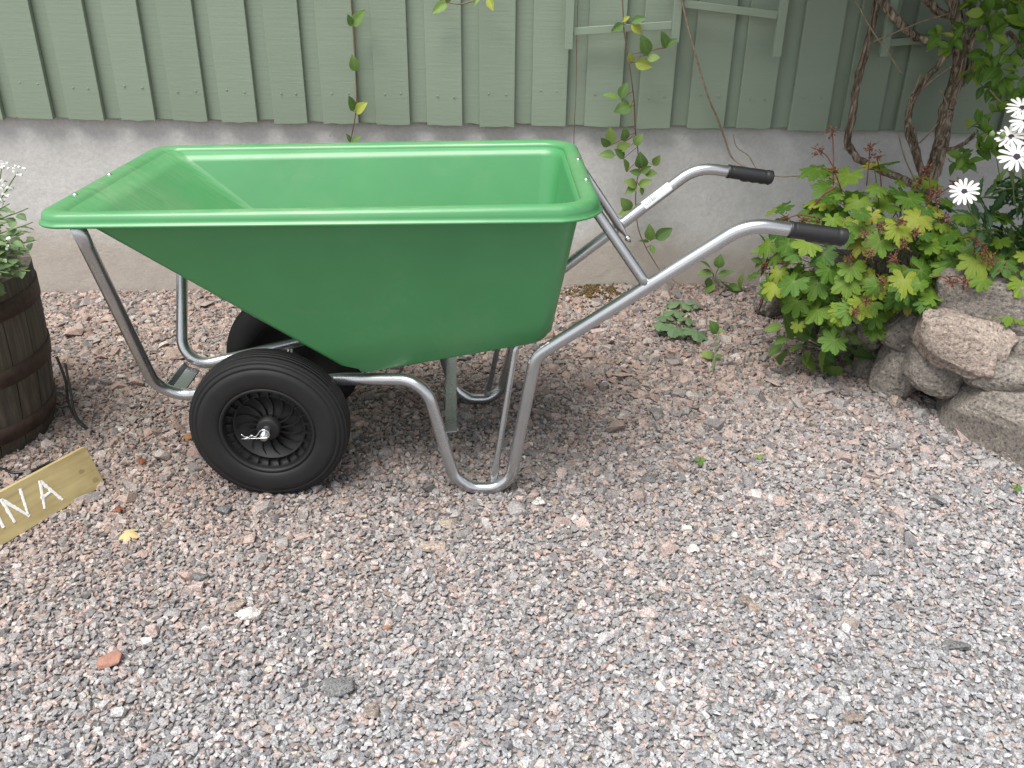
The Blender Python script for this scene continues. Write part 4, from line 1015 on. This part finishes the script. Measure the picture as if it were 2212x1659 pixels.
# ================================================================== VINES, TWIGS AND WEEDS
def z2(x, y, d): return at(713.2+x*0.3969, y*0.3969, d)
def vine(label, stem_pts, leaves, dep, yellow=(), name='vine'):
    base = at(*stem_pts[0]) if len(stem_pts[0]) == 3 else z2(*stem_pts[0], dep)
    vn = thing(name, base, label, 'vine')
    path = catmull([at(*p) for p in stem_pts], 6); tube('stem', path, 0.0023, 'vinestem', vn, 7, off=base)
    for i, (a, b_) in enumerate(leaves):
        p, q = z2(*a, dep-0.02), z2(*b_, dep-0.02-random.uniform(0.0, 0.02)); j = min(path, key=lambda s: (s-p).length)
        if 0.006 < (j-p).length < 0.25: tube('leaf_stalk', [j, j.lerp(p, 0.5)+rnd(0.002), p], 0.0011, 'redstem', vn, 5, off=base)
        leaf(vn, p, q, to_cam(p)+Vector((0, 0, 0.35))+rnd(0.3), 'yellowleaf' if i in yellow else 'vine', base, scale=(q-p).length*1.12, wide=1.2)
    return vn
vine('slender vine with a few green leaves on boards above the tub', [(757, -10, 3.47), (765, 80, 3.47), (768, 150, 3.475), (770, 220, 3.475), (765, 265, 3.48), (756, 308, 3.53)],
     [((125, 145), (182, 62)), ((140, 390), (122, 308)), ((125, 605), (104, 530)), ((140, 615), (191, 563)), ((108, 770), (92, 732)), ((118, 772), (162, 744)), ((115, 140), (97, 84))], 3.47, (3,))
vine('small vine tip with one yellowing leaf at the top edge of the boards', [(1060, -30, 3.46), (1040, -5, 3.46), (1000, 8, 3.46), (968, 5, 3.46), (930, -10, 3.46)], [((640, 15), (563, 68)), ((800, -20), (785, 25)), ((860, -10), (885, 52)), ((630, 10), (655, -25))], 3.45, (2,))
v2 = [(1344, -10, 3.40), (1346, 30, 3.40), (1348, 67, 3.40), (1356, 119, 3.41), (1364, 171, 3.42), (1370, 222, 3.44), (1372, 278, 3.46), (1377, 317, 3.48), (1380, 365, 3.50), (1375, 397, 3.50), (1373, 437, 3.50), (1378, 490, 3.48), (1393, 530, 3.46), (1408, 556, 3.44), (1432, 590, 3.40), (1480, 622, 3.34), (1520, 668, 3.2), (1526, 700, 3.1)]
vine('long leafy vine hanging down the wall between tub and handles', v2,
     [((1590, 115), (1625, 92)), ((1640, 120), (1708, 98)), ((1595, 130), (1538, 168)), ((1640, 130), (1692, 178)), ((1730, 300), (1700, 203)), ((1725, 320), (1788, 308)), ((1660, 340), (1742, 362)), ((1645, 335), (1628, 298)), ((1830, 260), (1806, 180)), ((1825, 255), (1880, 215)), ((1570, 540), (1493, 515)), ((1580, 535), (1612, 456)), ((1640, 570), (1556, 602)), ((1530, 790), (1520, 698)), ((1520, 795), (1478, 755)), ((1600, 770), (1608, 702)), ((1655, 790), (1693, 736)), ((1560, 810), (1624, 786)), ((1550, 845), (1473, 840)), ((1600, 860), (1553, 818)), ((1615, 935), (1598, 870)), ((1700, 920), (1688, 843)), ((1760, 900), (1792, 852)), ((1690, 940), (1742, 908)), ((1690, 945), (1636, 935)), ((1712, 945), (1772, 940)), ((1670, 1010), (1613, 985)), ((1670, 1012), (1612, 1048)), ((1680, 1010), (1744, 984)), ((1690, 1020), (1702, 1058)), ((1640, 1140), (1588, 1088)), ((1640, 1145), (1577, 1162)), ((1660, 1130), (1696, 1108)), ((1745, 1310), (1738, 1232)), ((1770, 1300), (1854, 1248)), ((1730, 1320), (1678, 1308)), ((1745, 1335), (1762, 1378)), ((1640, 580), (1632, 560))], 3.42, (0, 3, 6, 7, 37))
def twig(label, pts, r, mat='twig'):
    P = [at(*p) for p in pts]; o = tube('dry_twig', catmull(P, 6), r, mat, None, 7, off=P[0]); o.location = P[0]; return tag(o, label, 'twig')
twig('long bare brown twig slanting from the trellis to the far handle', [(1466, -20, 3.38), (1472, 0, 3.38), (1498, 103, 3.40), (1530, 210, 3.43), (1549, 254, 3.46), (1565, 298, 3.49), (1585, 345, 3.5), (1640, 375, 3.45)], 0.0038)
twig('short pale curved twig just above the far handle grip', [(1583, 286, 3.50), (1591, 317, 3.5), (1617, 337, 3.49), (1633, 363, 3.48), (1660, 385, 3.44)], 0.0022)
twig('pale straight twig between far handle grip and cranesbill', [(1655, 378, 3.42), (1690, 381, 3.38), (1730, 380, 3.33), (1800, 385, 3.2), (1830, 398, 3.1)], 0.0036)
twig('thin dark bare stem hanging at the leftmost trellis upright', [(1249, -10, 3.475), (1246, 80, 3.475), (1244, 200, 3.475), (1241, 260, 3.48), (1239, 330, 3.53)], 0.0014, 'vinestem')
for lab, pts in (('curled dry straw on gravel beside the front bend of the frame', [(269, 888), (300, 896), (320, 870), (331, 854), (372, 805)]), ('curved pale straw on gravel left of the far wheel', [(415, 718), (440, 728), (455, 730), (490, 722)]), ('short straw lying on gravel in front of the leg loop', [(955, 1090), (985, 1080), (1003, 1074)]), ('pale straw stub on gravel near the boulders', [(2168-380, 800), (1795, 796), (1832, 780)]), ('thin straw across gravel right of the barrow', [(1755, 876), (1790, 881), (1815, 884)])):
    P = [on_ground(x, y, 0.012+gz(*on_ground(x, y).xy)) for x, y in pts]; o = tube('straw', catmull(P, 5), 0.0016, 'twig', None, 5, off=P[0]); o.location = P[0]; tag(o, lab, 'straw')

def weed(label, root, leaves, kd, dep_fn, big=1.0, cat='weed'):
    base = on_ground(*root); base.z = gz(base.x, base.y); wd = thing('weed', base, label, cat)
    for a, b_ in leaves:
        p, q = dep_fn(*a), dep_fn(*b_); tube('leaf_stalk', catmull([base, base.lerp(p, 0.6)+Vector((0, 0, 0.01)), p], 4), 0.0014, 'greenstem', wd, 5, off=base)
        leaf(wd, p, q, to_cam(p)*0.5+Vector((0, 0, 0.9))+rnd(0.25), kd, base, scale=(q-p).length*big, wide=1.0 if kd == 'weedleaf' else 1.25)
def gp(h): return lambda x, y: on_ground(x, y, h)
weed('low lobed weed in the gravel behind the near handle', (1470, 712), [((1470, 655), (1478, 638)), ((1438, 687), (1424, 676)), ((1459, 708), (1450, 725)), ((1504, 716), (1512, 735)), ((1500, 657), (1516, 650)), ((1455, 676), (1462, 662)), ((1432, 700), (1420, 712)), ((1482, 690), (1495, 680))], 'weedleaf', gp(0.05), 0.8)
weed('leafy shoot growing up the plinth below the near handle', (1540, 625), [((1540, 590), (1506, 590)), ((1535, 580), (1512, 562)), ((1552, 580), (1556, 550)), ((1550, 600), (1585, 585)), ((1545, 612), (1520, 632)), ((1570, 620), (1604, 625)), ((1598, 622), (1603, 590)), ((1560, 610), (1590, 640)), ((1532, 600), (1528, 622))], 'vine', lambda x, y: at(x, y, 3.45))
weed('leafy shoot against the plinth left of the cranesbill', (1640, 640), [((1650, 540), (1622, 545)), ((1655, 530), (1640, 505)), ((1660, 545), (1690, 520)), ((1655, 560), (1630, 580)), ((1660, 570), (1685, 585)), ((1668, 520), (1668, 490)), ((1645, 565), (1622, 560))], 'vine', lambda x, y: at(x, y, 3.3))
weed('thin upright sprout with pale leaves in gravel behind the near handle', (1538, 815), [((1548, 722), (1536, 692)), ((1552, 718), (1566, 712)), ((1540, 770), (1514, 762)), ((1546, 772), (1562, 768)), ((1538, 806), (1516, 800)), ((1542, 806), (1556, 812))], 'vine', lambda x, y: at(x, y, 2.83))
weed('ovate leafed shoot under the cranesbill at the foot of the stones', (1810, 770), [((1715, 730), (1700, 685)), ((1700, 728), (1680, 738)), ((1725, 735), (1742, 700)), ((1735, 720), (1765, 735)), ((1760, 735), (1785, 720)), ((1785, 755), (1778, 795)), ((1800, 745), (1838, 758)), ((1845, 745), (1860, 715)), ((1870, 730), (1905, 735)), ((1865, 748), (1862, 775)), ((1795, 790), (1800, 812)), ((1740, 745), (1715, 755)), ((1830, 720), (1815, 700)), ((1690, 705), (1660, 712)), ((1720, 690), (1700, 668)), ((1750, 760), (1735, 785)), ((1770, 765), (1800, 780)), ((1820, 770), (1845, 790)), ((1690, 745), (1665, 760)), ((1840, 765), (1880, 770)), ((1755, 700), (1740, 672)), ((1780, 705), (1800, 680)), ((1890, 760), (1905, 785)), ((1705, 755), (1690, 780)), ((1730, 770), (1760, 790))], 'vine', lambda x, y: at(x, y, 2.70+random.uniform(-0.04, 0.03)), 1.35)
for lab, x, y in (('tiny clover sprout in gravel at the right edge of the picture', 2196, 1053), ('tiny green seedling in gravel right of the leg loop', 1512, 995), ('tiny pale seedling on the gravel below the near handle', 1640, 982)):
    weed(lab, (x, y), [((x, y), (x-12, y-6)), ((x, y), (x+12, y-4)), ((x, y), (x+2, y+9))], 'vine', gp(0.018))
# trellis
tb = at(1228, 106, 3.42)
trl = thing('trellis', tb, 'grey green painted wooden trellis laths fixed to the wall boards', 'trellis')
def lath(name, a, b_, w_, d_):
    a, b_ = Vector(a)-tb, Vector(b_)-tb; ax = (b_-a).normalized(); L_ = (b_-a).length; sx = ax.cross(Vector((0, 1, 0))).normalized()
    m = Matrix((ax, Vector((0, 1, 0))-ax*ax.y, sx)).transposed(); mb = MB(); mb.box((a+b_)/2, (L_, d_, w_), m); return mb.build(name, 'paint', trl, False, 0.0012)
UP = [(1228, 106), (1457, 92), (1677, 122.5), (1907, 122), (2140, 110)]
upx = []
for px, py in UP:
    p = at(px, py, 3.42); upx.append(p.x); lath('upright', p, Vector((p.x, 3.42, 1.95)), 0.029, 0.024)
def zt(px, py): return at(px, py, 3.432)
for i, (a, b_) in enumerate(((zt(1234, 68), zt(1452, 54)), (zt(1464, 7), zt(1676, 33)), (zt(1915, 92), zt(2140, 74)))):
    a.x = upx[(0, 1, 3)[i]]+0.0148; b_.x = upx[(1, 2, 4)[i]]-0.0148; lath('crossbar', a, b_, 0.026, 0.022)
for i, (k, z0) in enumerate(((0, 1.45), (1, 1.52), (2, 1.40), (3, 1.47))):
    lath('crossbar', Vector((upx[k]+0.0148, 3.432, z0)), Vector((upx[k+1]-0.0148, 3.432, z0+0.02)), 0.026, 0.022)
for k in range(5):      # stand-off blocks to the wall
    mb = MB(); mb.box(Vector((upx[k], 3.465, 1.62))-tb, (0.026, 0.062, 0.03)); mb.build('spacer', 'paint', trl)

# ================================================================== LOOSE STONES, LEAVES, MOSS
def loose(label, px, py, w_px, asp, mat, seed, rz=0.0, lift=0.35, ex=0.7, cat='stone'):
    p = on_ground(px, py, 0.012); dist = (p-CAMP).length; wv = w_px*dist/FOCAL*1.02
    V_, F_ = hull_stone(26, (wv/2, wv/2*asp[0], wv/2*asp[1]), 900+seed, 0.55)
    o = obj('loose_stone', V_, [tuple(int(q) for q in t_) for t_ in F_], mat, None, False); o.location = (p.x, p.y, gz(p.x, p.y)+wv/2*asp[1]*lift+0.003); o.rotation_euler = (random.uniform(-0.15, 0.15), random.uniform(-0.15, 0.15), rz)
    bv = o.modifiers.new('bevel', 'BEVEL'); bv.width = wv*0.025; bv.segments = 1
    return tag(o, label, cat)
loose('brick red angular stone on the gravel at lower left', 236, 1420, 52, (0.72, 0.42), 'chipred', 1, 0.5)
loose('large white quartz stone on the gravel left of centre', 538, 1322, 50, (0.7, 0.45), 'chipwhite', 2, 0.3)
loose('flat pink stone touching the white quartz stone', 508, 1302, 48, (0.6, 0.32), 'stonepink', 3, 0.7)
loose('charcoal coloured stone on the gravel below the wheel', 430, 1240, 40, (0.7, 0.5), 'chipdark', 4, 0.2)
loose('small bright red chip on the gravel below the tub', 836, 1349, 22, (0.7, 0.35), 'chipred', 5, 1.0)
loose('dark speckled stone on the gravel at bottom centre', 733, 1484, 62, (0.85, 0.45), 'chipdark', 6, 0.1)
loose('smooth brown stone just below the dark speckled stone', 801, 1535, 38, (1.2, 0.4), 'chipbrown', 7, 0.1)
loose('broad flat pinkish stone in gravel in front of the leg loop', 934, 1176, 66, (0.55, 0.25), 'stonepink', 8, 0.1)
loose('round grey stone touching a pale pink one at right', 1612, 1293, 32, (0.9, 0.55), 'chipbrown', 9)
loose('pale pink stone touching a round grey one at right', 1632, 1308, 30, (1.0, 0.5), 'stonepink', 10, 1.2)
loose('flat dark grey stone on the gravel far right', 2068, 1388, 56, (0.5, 0.28), 'chipdark', 11, -0.3)
loose('flat brown pink stone on the gravel at lower right', 1845, 1541, 42, (0.7, 0.3), 'chipbrown', 12)
loose('blue grey stone in the gravel left of the wheel foot', 482, 1098, 34, (0.7, 0.5), 'chipdark', 13)
loose('pinkish stone in front of the tyre, right of its foot', 738, 1080, 34, (0.8, 0.5), 'stonepink', 14, 0.4)
loose('pale block shaped stone at the left of the tyre, near the bend', 257, 930, 24, (0.8, 0.6), 'chipwhite', 15)
loose('upright pinkish stone in the gravel below the boulders', 1933, 874, 24, (0.9, 1.3), 'stonepink', 16, 0.2, 0.7)
loose('dark stone in the gravel right of the leg loop', 1402, 1033, 36, (0.7, 0.5), 'chipdark', 17)
loose('cream coloured stone in the gravel right of the leg loop', 1163, 1083, 30, (0.8, 0.6), 'chipwhite', 18, 0.5)
loose('large pale pink stone below the near handle', 1500, 1095-40, 30, (0.8, 0.5), 'stonepink', 19, 0.8)
def dry(label, px, py, w_px, mat, seed, rx=0.2):
    p = on_ground(px, py, 0.014); wv = w_px*(p-CAMP).length/FOCAL; me = palmate(5, 0.55, seed, 0.5, 300); me.materials.append(M[mat])
    o = link('fallen_leaf', me); o.location = (p.x, p.y, gz(p.x, p.y)+0.016); o.scale = (wv/2, wv/2, wv/2*1.2); o.rotation_euler = (rx, random.uniform(-0.3, 0.3), random.uniform(0, 6)); tag(o, label, 'leaf')
dry('pale yellow fallen leaf on gravel below the sign board', 270, 1152, 50, 'deadleaf', 31)
dry('brown fallen leaf caught at the left of the near tyre', 400, 948, 26, 'brownleaf', 32, 0.9)
dry('dark red fallen leaf on gravel right of the sign board', 252, 1098, 24, 'brownleaf', 33)
dry('reddish fallen leaf on gravel left of the near wheel', 305, 993, 26, 'brownleaf', 34)
dry('brown fallen leaf lying at the foot of the cranesbill stones', 1668, 712, 30, 'brownleaf', 35)
V = []; F = []
for k in range(900):
    p = on_ground(random.gauss(1290, 34), random.gauss(642, 10)); c = Vector((p.x, p.y, gz(p.x, p.y)+random.uniform(0.0, 0.012))); s = random.uniform(0.003, 0.008); lv, lf = LIB[k % 36]; n0 = len(V)
    V += [c+Vector(q)*s for q in lv]; F += [tuple(int(i)+n0 for i in t_) for t_ in lf]
mo = obj('moss', V, F, 'moss'); kind(mo, 'stuff'); mo['label'] = 'brown moss patch on the gravel beside the plinth'; mo['category'] = 'moss'
